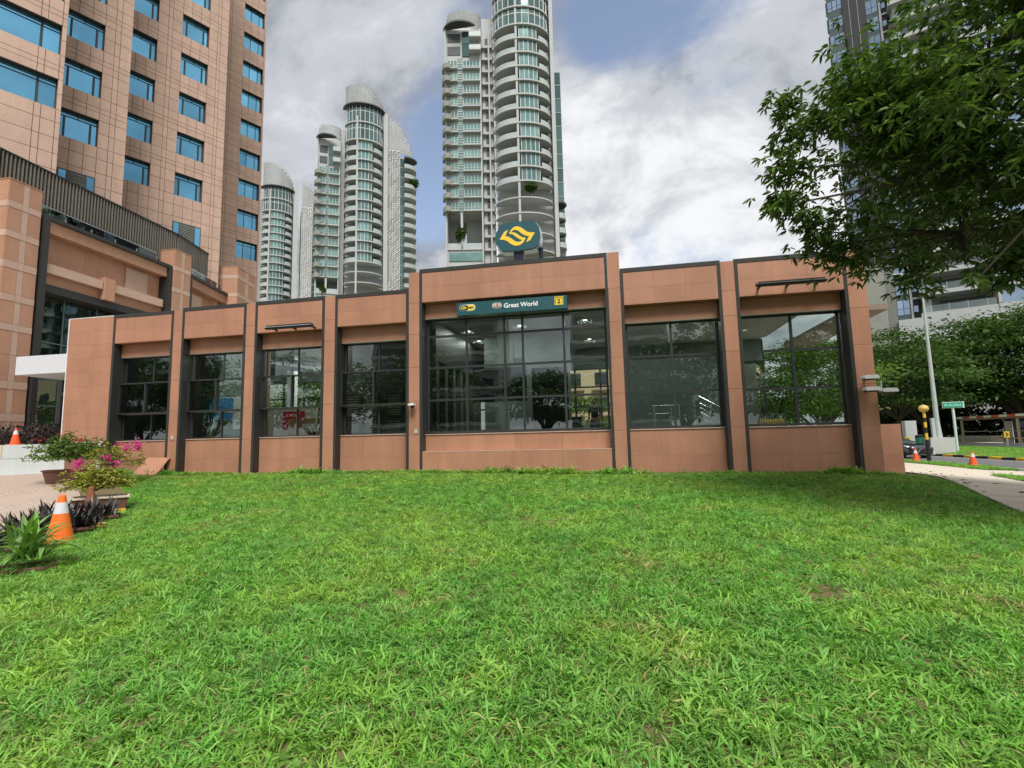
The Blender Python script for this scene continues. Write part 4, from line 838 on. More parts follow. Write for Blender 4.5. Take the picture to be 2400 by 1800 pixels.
piece('podium_wall', GREYC, RB, rf, 1.4, 4.2, -1.2, 10, 0, 29); piece('podium_wall', pm('grey_wall_2', (.19, .20, .18), rough=.85, vary=.1), RB, rf, 4.2, 5.45, -1.0, 10, 0, 29)
piece('white_base', WHITEC, RB, rf, 5.46, 40, -1.85, 10, 0, 19.2)
piece('base_band', WHITEC, RB, rf, 8.45, 17.4, -1.84, 2.1, 19.2, 19.24)
# ------------------------------------------------------------------ vegetation
LEAF = pm('leaf_dark', (.075, .135, .032), rough=.40, vary=.35, scale=1.2, island=.55, spec=.45, trans=.28)
LEAFB = pm('leaf_bright', (.085, .155, .025), rough=.5, vary=.4, scale=.5, island=.45, spec=.4, trans=.3)
LEAFM = pm('leaf_mid', (.052, .105, .022), rough=.5, vary=.45, scale=.35, island=.45, spec=.35, trans=.25)
BARK = pm('bark', (.075, .06, .05), rough=.9, vary=.3, scale=6, bump=.6, bscale=20)
def unit(v): return v / (np.linalg.norm(v, axis=-1, keepdims=True) + 1e-9)
def leafgeo(B, Dr, Ln, Wd, fold=.18, droop=0.0):      # arrays of leaf base, direction, length, width
    n = len(B); up = np.zeros((n, 3)); up[:, 2] = 1; up += RN.normal(0, .35, (n, 3))
    S_ = unit(np.cross(Dr, up)); Nn = np.cross(S_, Dr); L_ = Ln[:, None]; W_ = Wd[:, None]
    g = np.zeros((n, 3)); g[:, 2] = -1
    t = B + Dr * L_ + g * L_ * droop
    m1 = B + Dr * L_ * .33 + Nn * W_ * fold; m2 = B + Dr * L_ * .68 + Nn * W_ * fold + g * L_ * droop * .4
    V = np.stack([B, m1 + S_ * W_ * .5, m2 + S_ * W_ * .42, t, m2 - S_ * W_ * .42, m1 - S_ * W_ * .5], 1).reshape(-1, 3)
    i = np.arange(n)[:, None] * 6
    return V, np.concatenate([i + np.array([0, 1, 2, 3]), i + np.array([0, 3, 4, 5])], 0)
def whorls(C, m, ln, wd, droop=.25, down=-.15, out=None):
    n = len(C); az = RN.uniform(0, 2 * math.pi, (n, 1)) + np.arange(m)[None] * 2 * math.pi / m + RN.normal(0, .25, (n, m))
    el = RN.normal(down, .35, (n, m)); Dr = np.stack([np.cos(az) * np.cos(el), np.sin(az) * np.cos(el), np.sin(el)], -1)
    if out is not None: Dr = Dr + out[:, None, :] * .6
    Dr = unit(Dr).reshape(-1, 3); B = np.repeat(C, m, 0) + Dr * ln * .12; k = len(B)
    s = RN.uniform(.65, 1.2, k); return leafgeo(B, Dr, ln * s, wd * s * RN.uniform(.85, 1.15, k), .2, droop)
def limb(m, pts, r0, r1, k=7):
    n = len(pts) - 1
    for i in range(n): m.bar(pts[i], pts[i + 1], r0 + (r1 - r0) * i / n, k, r0 + (r1 - r0) * (i + 1) / n)
# big tree overhanging from the right
FT = Thing('overhanging_tree', (11.5, 10.5, Hf(11.5, 10.5)), 'large dark leafy tree whose crown hangs over the right end of the station', 'tree')
c0 = np.array([9.05, 9.2, 6.6]); rr = np.array([4.95, 3.5, 2.5])
lob = []
while len(lob) < 150:
    v = RN.uniform(-1, 1, 3); q = (np.abs(v) ** 2.6).sum()
    if q > 1 or q < .16: continue
    p = c0 + v * rr
    if p[2] < 4.05: continue
    lob.append(p)
tips = [(3.15, 9.9, 5.8, .38), (3.5, 10.3, 7.5, .45), (3.9, 10.6, 5.1, .4), (3.3, 10.1, 6.6, .45), (3.35, 10.2, 7.95, .28), (4.4, 10.7, 4.95, .4), (5.2, 10.0, 4.35, .4), (5.1, 8.5, 3.72, .12), (6.3, 9.1, 4.25, .4), (5.9, 9.2, 4.1, .35), (3.7, 10.2, 5.5, .4), (4.4, 10.9, 8.1, .4), (5.2, 11.0, 8.6, .45), (6.4, 8.0, 4.6, .45), (6.9, 7.4, 5.2, .5), (2.95, 9.6, 5.65, .2)]
lob += [np.array([RN.uniform(6.2, 8.9), RN.uniform(5.9, 8.8), RN.uniform(6.8, 9.5)]) for _ in range(26)]
CL = []
for p in lob: CL.append(p + RN.normal(0, 1, (58, 3)) * np.array([.41, .41, .21]))
tips = [(x * .93 + .25, y * .93, 1.55 + (z - 1.55) * .93, s) for x, y, z, s in tips]
for x, y, z, s in tips: CL.append(np.array([x, y, z]) + RN.normal(0, 1, (max(4, int(60 * s * s / .2)), 3)) * s * np.array([.55, .55, .5]))
CL = np.concatenate(CL); outv = unit(CL - c0)
V, F = whorls(CL, 8, .15, .049, out=outv * np.array([1, 1, .3]))
tag(npmesh('crown', V, F, LEAF, FT), kind='stuff')
m = MB(); base = Vector((11.5, 10.5, Hf(11.5, 10.5) - .1)); fork = Vector((11.1, 10.4, 3.6))
limb(m, [base, Vector((11.35, 10.5, 1.8)), fork], .30, .22, 10); m.build('trunk', BARK, FT)
m = MB(); subs = [Vector(p) for p in ((5.9, 8.9, 6.0), (7.0, 11, 7.2), (8.4, 7.4, 7.0), (9.8, 11.5, 7.0), (11.6, 9, 6.8), (6.2, 10.0, 5.0), (6.8, 7.7, 5.2))]
for s_ in subs: limb(m, [fork, fork.lerp(s_, .5) + Vector((0, 0, .25)), s_], .14, .05)
for p in lob + [np.array(t[:3]) for t in tips]:
    v = Vector(p); s_ = min(subs, key=lambda q: (q - v).length); mid = s_.lerp(v, .5) + Vector(RN.normal(0, .12, 3)); limb(m, [s_, mid, v], .035, .010, 4)
m.build('branch', BARK, FT)
# trees further away
def bgtree(name, x, y, z0, h, r, hb, label, group, mat=LEAFM, nl=60, per=260, ls=.42, tr=.25, flat=.45, seed=0, forks=4, squash=1.0, shell=.25):
    T = Thing(name, (x, y, z0), label, 'tree', group); rg = np.random.default_rng(seed)
    c = np.array([x, y, z0 + (h + hb) / 2]); R3 = np.array([r, r * squash, (h - hb) / 2]); lobes = []
    while len(lobes) < nl:
        v = rg.uniform(-1, 1, 3); q = (v ** 2).sum()
        if q > 1 or q < shell or v[2] < -.75: continue
        lobes.append(c + v * R3)
    s = r * .21; flat *= .55; C = np.concatenate([p + rg.normal(0, 1, (per, 3)) * np.array([s, s, s * flat]) for p in lobes]); n = len(C)
    Dr = unit(rg.normal(0, 1, (n, 3)) * np.array([1, 1, .45]) + np.array([0, 0, -.1]) + unit(C - c) * .5); k = rg.uniform(.6, 1.25, n)
    V, F = leafgeo(C, Dr, ls * k, ls * .5 * k, .2, .15); tag(npmesh('crown', V, F, mat, T), kind='stuff')
    m = MB(); ft = Vector((x, y, z0 + hb * .75)); limb(m, [Vector((x, y, z0 - .2)), Vector((x + .1, y, z0 + hb * .4)), ft], tr, tr * .8, 9)
    m.build('trunk', BARK, T); m = MB()
    for i, p in enumerate(lobes[:nl // 2]): v = Vector(p); limb(m, [ft, ft.lerp(v, .5) + Vector((0, 0, .1 * h * .3)), v], tr * .4, .03, 5)
    m.build('branch', BARK, T); return T
bgtree('street_tree', 27.5, 56, -.2, 11.3, 5.4, 3.6, 'spreading roadside tree with a forked bare trunk just right of the station corner', 'trees across the road', LEAFM, 46, 300, .36, .22, .4, 1)
bgtree('street_tree', 46.5, 68.5, 0, 15.2, 9.0, 3.2, 'broadest dark green tree behind the striped bus shelter', 'trees across the road', LEAFM, 90, 330, .46, .4, .38, 2)
bgtree('street_tree', 36.5, 69, 0, 12.0, 6.4, 2.8, 'mid height tree between the forked roadside tree and the broad tree behind the shelter', 'trees across the road', LEAFM, 56, 300, .42, .3, .38, 3)
bgtree('street_tree', 53, 62, 0, 18.8, 8.5, 3.5, 'tall pale green tree at the right edge reaching up to the white balconies', 'trees across the road', LEAFB, 80, 300, .42, .35, .32, 4)
bgtree('street_tree', 31.5, 84, 0, 15.5, 6.0, 3.5, 'small far green crown showing under the brown canopy slab', 'trees across the road', LEAFM, 40, 240, .5, .3, .4, 5)
bgtree('street_tree', 43, 84, 0, 14.5, 8, 3, 'darker tree standing behind the other roadside trees', 'trees across the road', LEAFM, 56, 240, .5, .3, .4, 6)
# undergrowth behind the shelter, coloured dark for the shade under the trees
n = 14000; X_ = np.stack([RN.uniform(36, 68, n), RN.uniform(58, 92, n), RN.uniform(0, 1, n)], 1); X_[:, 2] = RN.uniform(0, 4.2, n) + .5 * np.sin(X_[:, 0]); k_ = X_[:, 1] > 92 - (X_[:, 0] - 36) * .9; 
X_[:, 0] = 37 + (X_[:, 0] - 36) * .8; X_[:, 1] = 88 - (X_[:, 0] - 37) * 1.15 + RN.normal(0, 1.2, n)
V, F = leafgeo(X_, unit(RN.normal(0, 1, (n, 3))), RN.uniform(.35, .8, n), RN.uniform(.2, .4, n)); o = npmesh('undergrowth', V, F, pm('leaf_shade', (.03, .05, .016), rough=.7, island=.5, vary=.4)); tag(o, 'dense undergrowth behind the bus shelter, dark colour standing for shade under the trees', 'undergrowth', kind='stuff')
# trees seen through the station glass
bgtree('garden_tree', 12.2, 33, .0, 7.2, 3.4, 1.8, 'green tree seen through the rightmost station window', 'trees behind the station', LEAFB, 30, 200, .26, .14, .4, 7)
bgtree('garden_tree', 8.2, 31, .0, 6.4, 2.8, 1.5, 'smaller green tree beside it seen through the rightmost window', 'trees behind the station', LEAFM, 26, 180, .24, .14, .4, 8)
bgtree('garden_tree', -22.6, 34, .5, 5.6, 3.6, 1.0, 'green tree seen through the third station window', 'trees behind the station', LEAFB, 30, 200, .26, .14, .4, 9)
bgtree('garden_tree', -1.6, 34, 0, 4.6, 3.2, .8, 'low green tree seen through the lower right of the large window', 'trees behind the station', LEAFB, 26, 180, .22, .12, .4, 10)
# dark hedge on the terrace
n = 5200; X_ = np.stack([RN.uniform(-33, -24.6, n), RN.uniform(18.9, 20.0, n), RN.uniform(1.72, 2.75, n)], 1); X_[:, 2] -= .12 * np.abs(np.sin(X_[:, 0] * 2.1))
V, F = leafgeo(X_, unit(RN.normal(0, 1, (n, 3))), RN.uniform(.10, .2, n), RN.uniform(.05, .09, n)); tag(npmesh('hedge', V, F, pm('leaf_purple', (.045, .03, .03), rough=.6, island=.6)), 'dark purple leaved hedge behind the low pale wall', 'hedge', kind='stuff')
hr = MB(); hr.bar((-24.4, 19.4, 2.78), (-20.8, 19.4, 2.78), .03); [hr.bar((x, 19.4, 1.72), (x, 19.4, 2.78), .03) for x in (-24.3, -22.6, -20.9)]; tag(hr.build('metal_railing', FRAME), 'thin dark metal railing behind the pale wall', 'railing')
# ------------------------------------------------------------------ grass
def blade_clump(name, nb, ln, wd, rg, mat, spread=.03):
    V = []; F = []
    for b in range(nb):
        az = rg.uniform(0, 2 * math.pi); el = rg.uniform(.25, 1.25); l = ln * rg.uniform(.6, 1.25); w_ = wd * rg.uniform(.75, 1.3); cx, cy = rg.normal(0, spread, 2)
        p = Vector((cx, cy, -.008)); d = Vector((math.cos(az) * math.cos(el), math.sin(az) * math.cos(el), math.sin(el))); s_ = Vector((-math.sin(az), math.cos(az), 0)); s_ = (s_ + Vector((0, 0, rg.normal(0, .3)))).normalized()
        n0 = len(V); ws = (.55, 1.0, .85, .06); pts = [p]
        for k in range(3): pts.append(pts[-1] + d * l / 3); d = (d + Vector((0, 0, -.42))).normalized()
        for k, q in enumerate(pts): V += [tuple(q - s_ * w_ * ws[k] / 2), tuple(q + s_ * w_ * ws[k] / 2)]
        F += [(n0 + 2 * k, n0 + 2 * k + 1, n0 + 2 * k + 3, n0 + 2 * k + 2) for k in range(3)]
    me = bpy.data.meshes.new(name); me.from_pydata(V, [], F); me.materials.append(mat); me.polygons.foreach_set('use_smooth', [True] * len(F)); return bpy.data.objects.new(name, me)
def grassmat():
    m = bpy.data.materials.new('grass_blade'); m.use_nodes = True; nn, ll = m.node_tree.nodes, m.node_tree.links; nn.clear(); T = (nn, ll)
    g = nd(nn, 'ShaderNodeNewGeometry'); oi = nd(nn, 'ShaderNodeObjectInfo')
    def no(s, d=3, off=0):
        v = vm('ADD', g.outputs['Position'], (off, off * .7, 0), tree=T); a = nd(nn, 'ShaderNodeTexNoise'); a.inputs['Scale'].default_value = s; a.inputs['Detail'].default_value = d; ll.new(v.outputs[0], a.inputs['Vector']); return a.outputs['Fac']
    big = ramp(no(.45, 3), [(.40, 0.0), (.60, 1.0)], tree=T); med = ramp(no(1.7, 4, 9), [(.38, 0.0), (.62, 1.0)], tree=T)
    c = mixc(big, (.138, .375, .042), (.240, .425, .052), tree=T)
    c = mixc(mt('MULTIPLY', med, .55, tree=T), c, (.082, .300, .060), tree=T)
    c = mixc(mt('MULTIPLY', g.outputs['Random Per Island'], .5, tree=T), c, (.27, .43, .11), tree=T)
    dry = ramp(g.outputs['Random Per Island'], [(.95, 0.0), (.98, 1.0)], tree=T); patch = ramp(no(1.1, 4, 31), [(.60, 0.0), (.72, 1.0)], tree=T)
    c = mixc(mt('MAXIMUM', mt('MULTIPLY', dry, .8, tree=T), mt('MULTIPLY', patch, mt('MULTIPLY', ramp(g.outputs['Random Per Island'], [(.4, 0.0), (.7, 1.0)], tree=T), .8, tree=T), tree=T), tree=T), c, (.48, .34, .16), tree=T)
    s = nd(nn, 'ShaderNodeVectorMath', operation='SCALE'); ll.new(c, s.inputs[0]); ll.new(mt('ADD', .58, mt('MULTIPLY', oi.outputs['Random'], .74, tree=T), tree=T), s.inputs['Scale'])
    p = nd(nn, 'ShaderNodeBsdfPrincipled'); p.inputs['Roughness'].default_value = .5; p.inputs['Specular IOR Level'].default_value = .25; ll.new(s.outputs[0], p.inputs['Base Color'])
    t = nd(nn, 'ShaderNodeBsdfTranslucent'); ts = nd(nn, 'ShaderNodeVectorMath', operation='MULTIPLY'); ll.new(s.outputs[0], ts.inputs[0]); ts.inputs[1].default_value = (1.4, 1.5, .7); ll.new(ts.outputs[0], t.inputs[0])
    mx = nd(nn, 'ShaderNodeMixShader'); mx.inputs[0].default_value = .3; ll.new(p.outputs[0], mx.inputs[1]); ll.new(t.outputs[0], mx.inputs[2]); o = nd(nn, 'ShaderNodeOutputMaterial'); ll.new(mx.outputs[0], o.inputs[0]); return m
GM = grassmat(); rg = np.random.default_rng(5)
gcol = bpy.data.collections.new('grass_clumps')
for i in range(7): gcol.objects.link(blade_clump('grass_tuft', 15, .092 if i < 5 else .13, .0105, rg, GM, .035 if i < 5 else .02))
def scatter(name, pts, scl, label, kindlbl='grass', tilt=.25):
    n = len(pts); me = bpy.data.meshes.new(name); me.vertices.add(n); me.vertices.foreach_set('co', np.asarray(pts, np.float32).ravel())
    a = me.attributes.new('scl', 'FLOAT', 'POINT'); a.data.foreach_set('value', np.asarray(scl, np.float32))
    rot = np.stack([RN.normal(0, tilt, n), RN.normal(0, tilt, n), RN.uniform(0, 6.283, n)], 1).astype(np.float32)
    b = me.attributes.new('rot', 'FLOAT_VECTOR', 'POINT'); b.data.foreach_set('vector', rot.ravel())
    o = bpy.data.objects.new(name, me); COL.objects.link(o); tag(o, label, kindlbl, kind='stuff')
    ng = bpy.data.node_groups.new(name, 'GeometryNodeTree'); ng.interface.new_socket('Geometry', in_out='INPUT', socket_type='NodeSocketGeometry'); ng.interface.new_socket('Geometry', in_out='OUTPUT', socket_type='NodeSocketGeometry')
    q, l = ng.nodes, ng.links; gi = q.new('NodeGroupInput'); go = q.new('NodeGroupOutput'); ip = q.new('GeometryNodeInstanceOnPoints'); ci = q.new('GeometryNodeCollectionInfo')
    ci.inputs['Collection'].default_value = gcol; ci.inputs['Separate Children'].default_value = True; ci.inputs['Reset Children'].default_value = True; ip.inputs['Pick Instance'].default_value = True
    ra = q.new('GeometryNodeInputNamedAttribute'); ra.data_type = 'FLOAT_VECTOR'; ra.inputs['Name'].default_value = 'rot'; sa = q.new('GeometryNodeInputNamedAttribute'); sa.data_type = 'FLOAT'; sa.inputs['Name'].default_value = 'scl'
    er = q.new('FunctionNodeEulerToRotation')
    l.new(gi.outputs[0], ip.inputs['Points']); l.new(ci.outputs[0], ip.inputs['Instance']); l.new(ra.outputs[0], er.inputs[0]); l.new(er.outputs[0], ip.inputs['Rotation']); l.new(sa.outputs[0], ip.inputs['Scale']); l.new(ip.outputs[0], go.inputs[0])
    md = o.modifiers.new('scatter', 'NODES'); md.node_group = ng; return o
def vnoise(x, y, s, seed=0):
    r = np.random.default_rng(seed); v = 0
    for k in range(6): a = r.uniform(0, 6.28); q = s * r.uniform(.6, 1.9); v = v + np.sin((x * math.cos(a) + y * math.sin(a)) * q + r.uniform(0, 6.28))
    return v / 6
left_edge = np.array([(-8.9, -6), (-8.9, 2), (-9.1, 5), (-9.15, 7.2), (-10.0, 8.6), (-10.75, 9.6), (-13.9, 12.4), (-18.3, 15.6)]); right_edge = np.array([(6.35, -6), (6.35, 4), (6.55, 8), (6.95, 10.6), (7.55, 12.6), (8.55, 15.9)])
def inlawn(x, y):
    xl = np.interp(y, left_edge[:, 1], left_edge[:, 0]); xr = np.interp(y, right_edge[:, 1], right_edge[:, 0]); front = np.where((x > -18.3) & (x < 7.2), 15.45, 15.9)
    return (x > xl) & (x < xr) & (y < front)
pts = []; sc_l = []
for (ya, yb, den, s0) in ((1.6, 4.5, 520, .86), (4.5, 7.5, 400, .88), (7.5, 11, 280, .92), (11, 15.95, 210, .92)):
    hw = 22; n = int(den * (yb - ya) * 2 * hw); x = RN.uniform(-hw, hw, n); y = RN.uniform(ya, yb, n)
    cz = x * _F.x + y * _F.y; cx = x * _X.x + y * _X.y; vis = (np.abs(cx) < cz * 1.08 + .8) & (cz > 1.0)
    k = inlawn(x, y) & vis; x, y = x[k], y[k]
    v = vnoise(x, y, 1.4, 3) + .6 * vnoise(x, y, 4, 4); bare = (v < -.90) | (((x - 2.15) ** 2 / .10 + (y - 2.95) ** 2 / .05 < 1) & (RN.random(len(x)) < .75)); k = ~bare | (RN.random(len(x)) < .25); x, y = x[k], y[k]
    s = s0 * (1 + .28 * vnoise(x, y, 1.1, 8)) * RN.uniform(.75, 1.25, len(x)); s = np.where(y > 14.6, s * .62, s)
    pts.append(np.stack([x, y, H(x, y)], 1)); sc_l.append(s)
# tufts along the wall foot
n = 2600; x = RN.uniform(-18.2, 7.4, n); y = 15.42 - np.abs(RN.normal(0, .12, n)); kk = vnoise(x, y * 0, 1.3, 12) + RN.normal(0, .15, n) > .05; x, y = x[kk], y[kk]; pts.append(np.stack([x, y, H(x, y)], 1)); sc_l.append(RN.uniform(1.0, 1.6, len(x)) * (1 + .8 * (vnoise(x, y * 0, 2.1, 77) > .15)))
scatter('lawn_grass', np.concatenate(pts), np.concatenate(sc_l), 'bright green broad bladed lawn in front of the station')
# grass island and verge by the pavement
isl = [(12.6, 20.4), (11.8, 18.3), (11.0, 16.5), (10.3, 13), (9.9, 9), (9.8, 4), (9.8, 0)]; isr = [(12.65, 20.3), (13.2, 18.3), (13.6, 16.5), (14, 13), (14.4, 9), (14.6, 4), (14.6, 0)]
strip('grass_island', isl, isr, 30, 6, GRASSM, .05)
il, ir = np.array(isl)[::-1], np.array(isr)[::-1]; n = 9000; x = RN.uniform(9.5, 15, n); y = RN.uniform(4, 20.4, n); k = (x > np.interp(y, il[:, 1], il[:, 0])) & (x < np.interp(y, ir[:, 1], ir[:, 0])); x, y = x[k], y[k]
P1 = np.stack([x, y, H(x, y) + .05], 1)
n = 5000; y = RN.uniform(26, 44, n); va = np.array([(15.9, 26), (16.6, 30), (17.2, 34), (17.4, 40), (17.4, 60)]); vb = np.array([(17.2, 26), (18.3, 30), (18.75, 34), (18.6, 40), (18.6, 60)]); t = RN.random(n); x = np.interp(y, va[:, 1], va[:, 0]) * t + np.interp(y, vb[:, 1], vb[:, 0]) * (1 - t); P2 = np.stack([x, y, H(x, y) + .05], 1)
scatter('verge_tufts', np.concatenate([P1, P2]), RN.uniform(.8, 1.5, len(P1) + len(P2)), 'rough grass on the verges beside the pavement')
n = 26000; x = RN.uniform(23.4, 31, n); y = RN.uniform(26, 60, n); P3 = np.stack([x, y, -.2 + np.clip((x - 23.3) / 3, 0, 1) * .2], 1); scatter('median_tufts', P3, RN.uniform(.6, 1.0, n), 'short grass on the strip between the kerb and the bus bay')
# ------------------------------------------------------------------ traffic cones
def cone(x, y, z, h, label, mat=ORANGE, group='orange traffic cones', rz=.3, name='traffic_cone', band=True):
    T = Thing(name, (x, y, z), label, 'cone', group); f = fr((x, y, z), math.degrees(rz)); s = h / .75
    b = MB(); b.box(f, -.21 * s, .21 * s, -.21 * s, .21 * s, 0, .03 * s); b.build('base', mat, T)
    prof = lambda t: .185 + (.042 - .185) * t
    m = MB(); m.lathe((x, y, z + .035 * s), [(prof(0) * s, 0), (prof(.60 if band else .95) * s, (.60 if band else .95) * .715 * s)] + ([] if band else [(.03 * s, .715 * s)]), 24); m.build('body', mat, T, smooth=False)
    if band:
        m = MB(); m.lathe((x, y, z + .035 * s), [(prof(.60) * s + .001, .6 * .715 * s), (prof(.84) * s + .001, .84 * .715 * s)], 24); m.build('reflective_band', REFL, T)
        m = MB(); m.lathe((x, y, z + .035 * s), [(prof(.84) * s, .84 * .715 * s), (prof(.98) * s, .98 * .715 * s), (.032 * s, .715 * s)], 24); m.build('tip', mat, T)
    return T
cone(-8.62, 6.64, Hf(-8.62, 6.64) - .01, .75, 'large orange traffic cone with a silver band at the left edge of the lawn')
cone(-26.4, 18.15, 1.78, .75, 'orange traffic cone standing on the low pale wall at the far left', REDOR)
cone(18.2, 35.6, -.33, .75, 'red orange traffic cone in front of the black car', REDOR)
cone(17.75, 29.8, -.30, .72, 'red orange traffic cone on the verge beside the right hand pavement', REDOR)
cone(-10.45, 8.6, Hf(-10.45, 8.6), .62, 'faded rusty brown cone without a band between the potted plants', pm('faded_cone', (.22, .085, .04), rough=.8, vary=.4, scale=9), band=False)
# ------------------------------------------------------------------ potted plants
def trough(T, x, y, z, lx, ly, h, ang, mat, rim=None):
    f = fr((x, y, z), ang); m = MB(); q = lambda a, d, zz: P(f, a, d, zz); a, b = lx / 2, ly / 2; k = .82
    lo = [q(-a * k, -b * k, 0), q(a * k, -b * k, 0), q(a * k, b * k, 0), q(-a * k, b * k, 0)]; hi = [q(-a, -b, h), q(a, -b, h), q(a, b, h), q(-a, b, h)]
    n = len(m.v); m.v += [tuple(p) for p in lo + hi]; m.f += [(n, n + 1, n + 5, n + 4), (n + 1, n + 2, n + 6, n + 5), (n + 2, n + 3, n + 7, n + 6), (n + 3, n, n + 4, n + 7), (n + 3, n + 2, n + 1, n)]
    m.build('planter', mat, T)
    r = MB(); r.box(f, -a - .02, a + .02, -b - .02, -b + .03, h - .04, h); r.box(f, -a - .02, a + .02, b - .03, b + .02, h - .04, h); r.box(f, -a - .02, -a + .03, -b + .03, b - .03, h - .04, h); r.box(f, a - .03, a + .02, -b + .03, b - .03, h - .04, h); r.build('rim', rim or mat, T)
    piece('soil', SOIL, T, f, -a + .03, a - .03, -b + .03, b - .03, h - .1, h - .05)
def straps(T, name, x, y, z, n, ln, wd, mat, el=(.5, 1.35), droop=.35, spread=.08, seg=6):
    V = []; F = []
    for i in range(n):
        az = random.uniform(0, 6.283); e = random.uniform(*el); l = ln * random.uniform(.65, 1.15); w_ = wd * random.uniform(.8, 1.2); p = Vector((x + random.gauss(0, spread), y + random.gauss(0, spread), z)); d = Vector((math.cos(az) * math.cos(e), math.sin(az) * math.cos(e), math.sin(e))); s_ = Vector((-math.sin(az), math.cos(az), 0)); nn_ = s_.cross(d); n0 = len(V)
        for k in range(seg + 1):
            t = k / seg; ww = w_ * (math.sin(min(1, t * 1.25 + .25) * math.pi * .5) if t < .6 else (1 - (t - .6) / .4) ** .7) / 2
            V += [tuple(p - s_ * ww + Vector((0, 0, ww * .35))), tuple(p), tuple(p + s_ * ww + Vector((0, 0, ww * .35)))]; p = p + d * l / seg; d = (d + Vector((0, 0, -droop))).normalized()
        for k in range(seg): a = n0 + 3 * k; F += [(a, a + 1, a + 4, a + 3), (a + 1, a + 2, a + 5, a + 4)]
    o = npmesh(name, V, F, mat, T, smooth=True); tag(o, kind='stuff'); return o
def shrub(T, x, y, z, rx, rz, n, ls, mat, flowers=None, fl=None, stem=True, shell=.25, name='foliage'):
    v = RN.normal(0, 1, (n, 3)); v = unit(v) * (RN.uniform(shell, 1, (n, 1)) ** .6); v[:, 2] = np.abs(v[:, 2]) * 1.5 - .45
    bump_ = 1 + .22 * np.sin(v[:, 0:1] * 6 + x) * np.cos(v[:, 1:2] * 5); C = np.array([x, y, z]) + v * np.array([rx, rx, rz]) * bump_
    V, F = whorls(C, 5, ls, ls * .42, .2, .1); tag(npmesh(name, V, F, mat, T), kind='stuff')
    m = MB()
    for i in range(14): p = Vector(C[i * 7]); limb(m, [Vector((x, y, z - rz * .6)), Vector((x, y, z)).lerp(p, .5), p], .016, .006, 5)
    m.build('stem', BARK, T)
    if flowers is not None:
        Fc = []
        for (dx, dy, dz, s, k) in fl: Fc.append(np.array([x + dx, y + dy, z + dz]) + RN.normal(0, s, (k, 3)))
        V, F = whorls(np.concatenate(Fc), 5, .045, .04, .1, .4); tag(npmesh('flowers', V, F, flowers, T), kind='stuff')
STRAP = pm('strap_leaf', (.16, .30, .07), rough=.45, island=.35, vary=.3, trans=.25); PURP = pm('rhoeo_leaf', (.028, .022, .024), rough=.4, island=.6, vary=.3, spec=.6)
MAG = pm('magenta_flower', (.62, .04, .38), rough=.6, island=.3, trans=.3); REDF = pm('red_flower', (.60, .06, .03), rough=.6, island=.3)
CROT = pm('croton_leaf', (.24, .25, .04), rough=.5, island=.6, vary=.3, trans=.25)
def hz(x, y): return Hf(x, y) + .03
x, y = -7.2, 5.2; t = Thing('strap_leaf_plant', (x, y, hz(x, y)), 'plant with long arching pale green strap leaves in the nearest brown trough', 'plant', 'potted plants along the driveway')
trough(t, x - .25, y - .25, hz(x, y) - .21, 1.25, .42, .24, 46, TERRA); straps(t, 'leaves', x, y, hz(x, y) + .12, 60, .66, .06, STRAP, (.5, 1.5), .27); straps(t, 'leaves', x - .45, y - .35, hz(x, y) + .12, 44, .62, .055, STRAP, (.5, 1.5), .27)
for i, (x, y, lb) in enumerate(((-9.3, 7.0, 'nearer brown trough of spiky dark purple leaves beside the large cone'), (-9.95, 8.0, 'farther brown trough of spiky dark purple leaves behind the large cone'), (-8.75, 5.7, 'dark purple leaved plant at the left edge behind the pale strap leaves'))):
    t = Thing('purple_plant', (x, y, hz(x, y)), lb, 'plant', 'potted plants along the driveway'); trough(t, x, y, hz(x, y) - .2, 1.15, .42, .30, 46, TERRA)
    for k in (-.38, -.12, .14, .4): straps(t, 'leaves', x + k * .74, y + k * .67, hz(x, y) + .1, 70, .38, .045, PURP, (.0, 1.35), .1, .1, 4)
x, y = -11.0, 9.15; t = Thing('croton_plant', (x, y, hz(x, y)), 'yellow green leafy shrub with a few pink flowers in a white rimmed planter', 'plant', 'potted plants along the driveway')
trough(t, x + .22, y - .05, hz(x, y) - .1, .95, .6, .42, 46, TERRA, pm('pot_rim', (.62, .52, .42), rough=.7)); shrub(t, x, y, hz(x, y) + .62, .64, .32, 430, .085, CROT, MAG, [(-.5, 0, .42, .05, 22), (-.1, .3, .5, .04, 14), (.3, .2, .34, .05, 10), (-.7, .1, .3, .05, 14)])
x, y = -17.2, 13.4; t = Thing('ixora_plant', (x, y, hz(x, y)), 'dense dark green shrub dotted with red flowers in front of the pale wall', 'plant', 'potted plants along the driveway')
trough(t, x, y, hz(x, y) - .02, 1.2, .6, .42, 40, TERRA); shrub(t, x, y, hz(x, y) + .95, 1.0, .55, 620, .11, LEAFB, REDF, [(-.6, -.5, .35, .04, 6), (.1, -.4, .55, .04, 5), (.6, -.2, .4, .05, 7), (-.9, -.2, .05, .04, 5)])
x, y = -15.7, 13.5; t = Thing('bougainvillea_plant', (x, y, hz(x, y)), 'thin arching shrub with bright magenta flowers reaching over the lawn edge', 'plant', 'potted plants along the driveway')
trough(t, x - .3, y - .3, hz(x, y) - .02, .8, .5, .36, 40, TERRA); shrub(t, x, y, hz(x, y) + .75, .95, .5, 230, .09, CROT, MAG, [(.85, .1, .42, .07, 40), (1.05, -.1, .34, .06, 30), (.55, 0, .35, .06, 26), (.2, 0, .45, .05, 10), (.95, -.8, -.28, .03, 8)])
bk_ = [(-9.35, 7.55), (-9.9, 8.3), (-10.5, 8.95), (-11.2, 9.6), (-11.9, 10.2)]
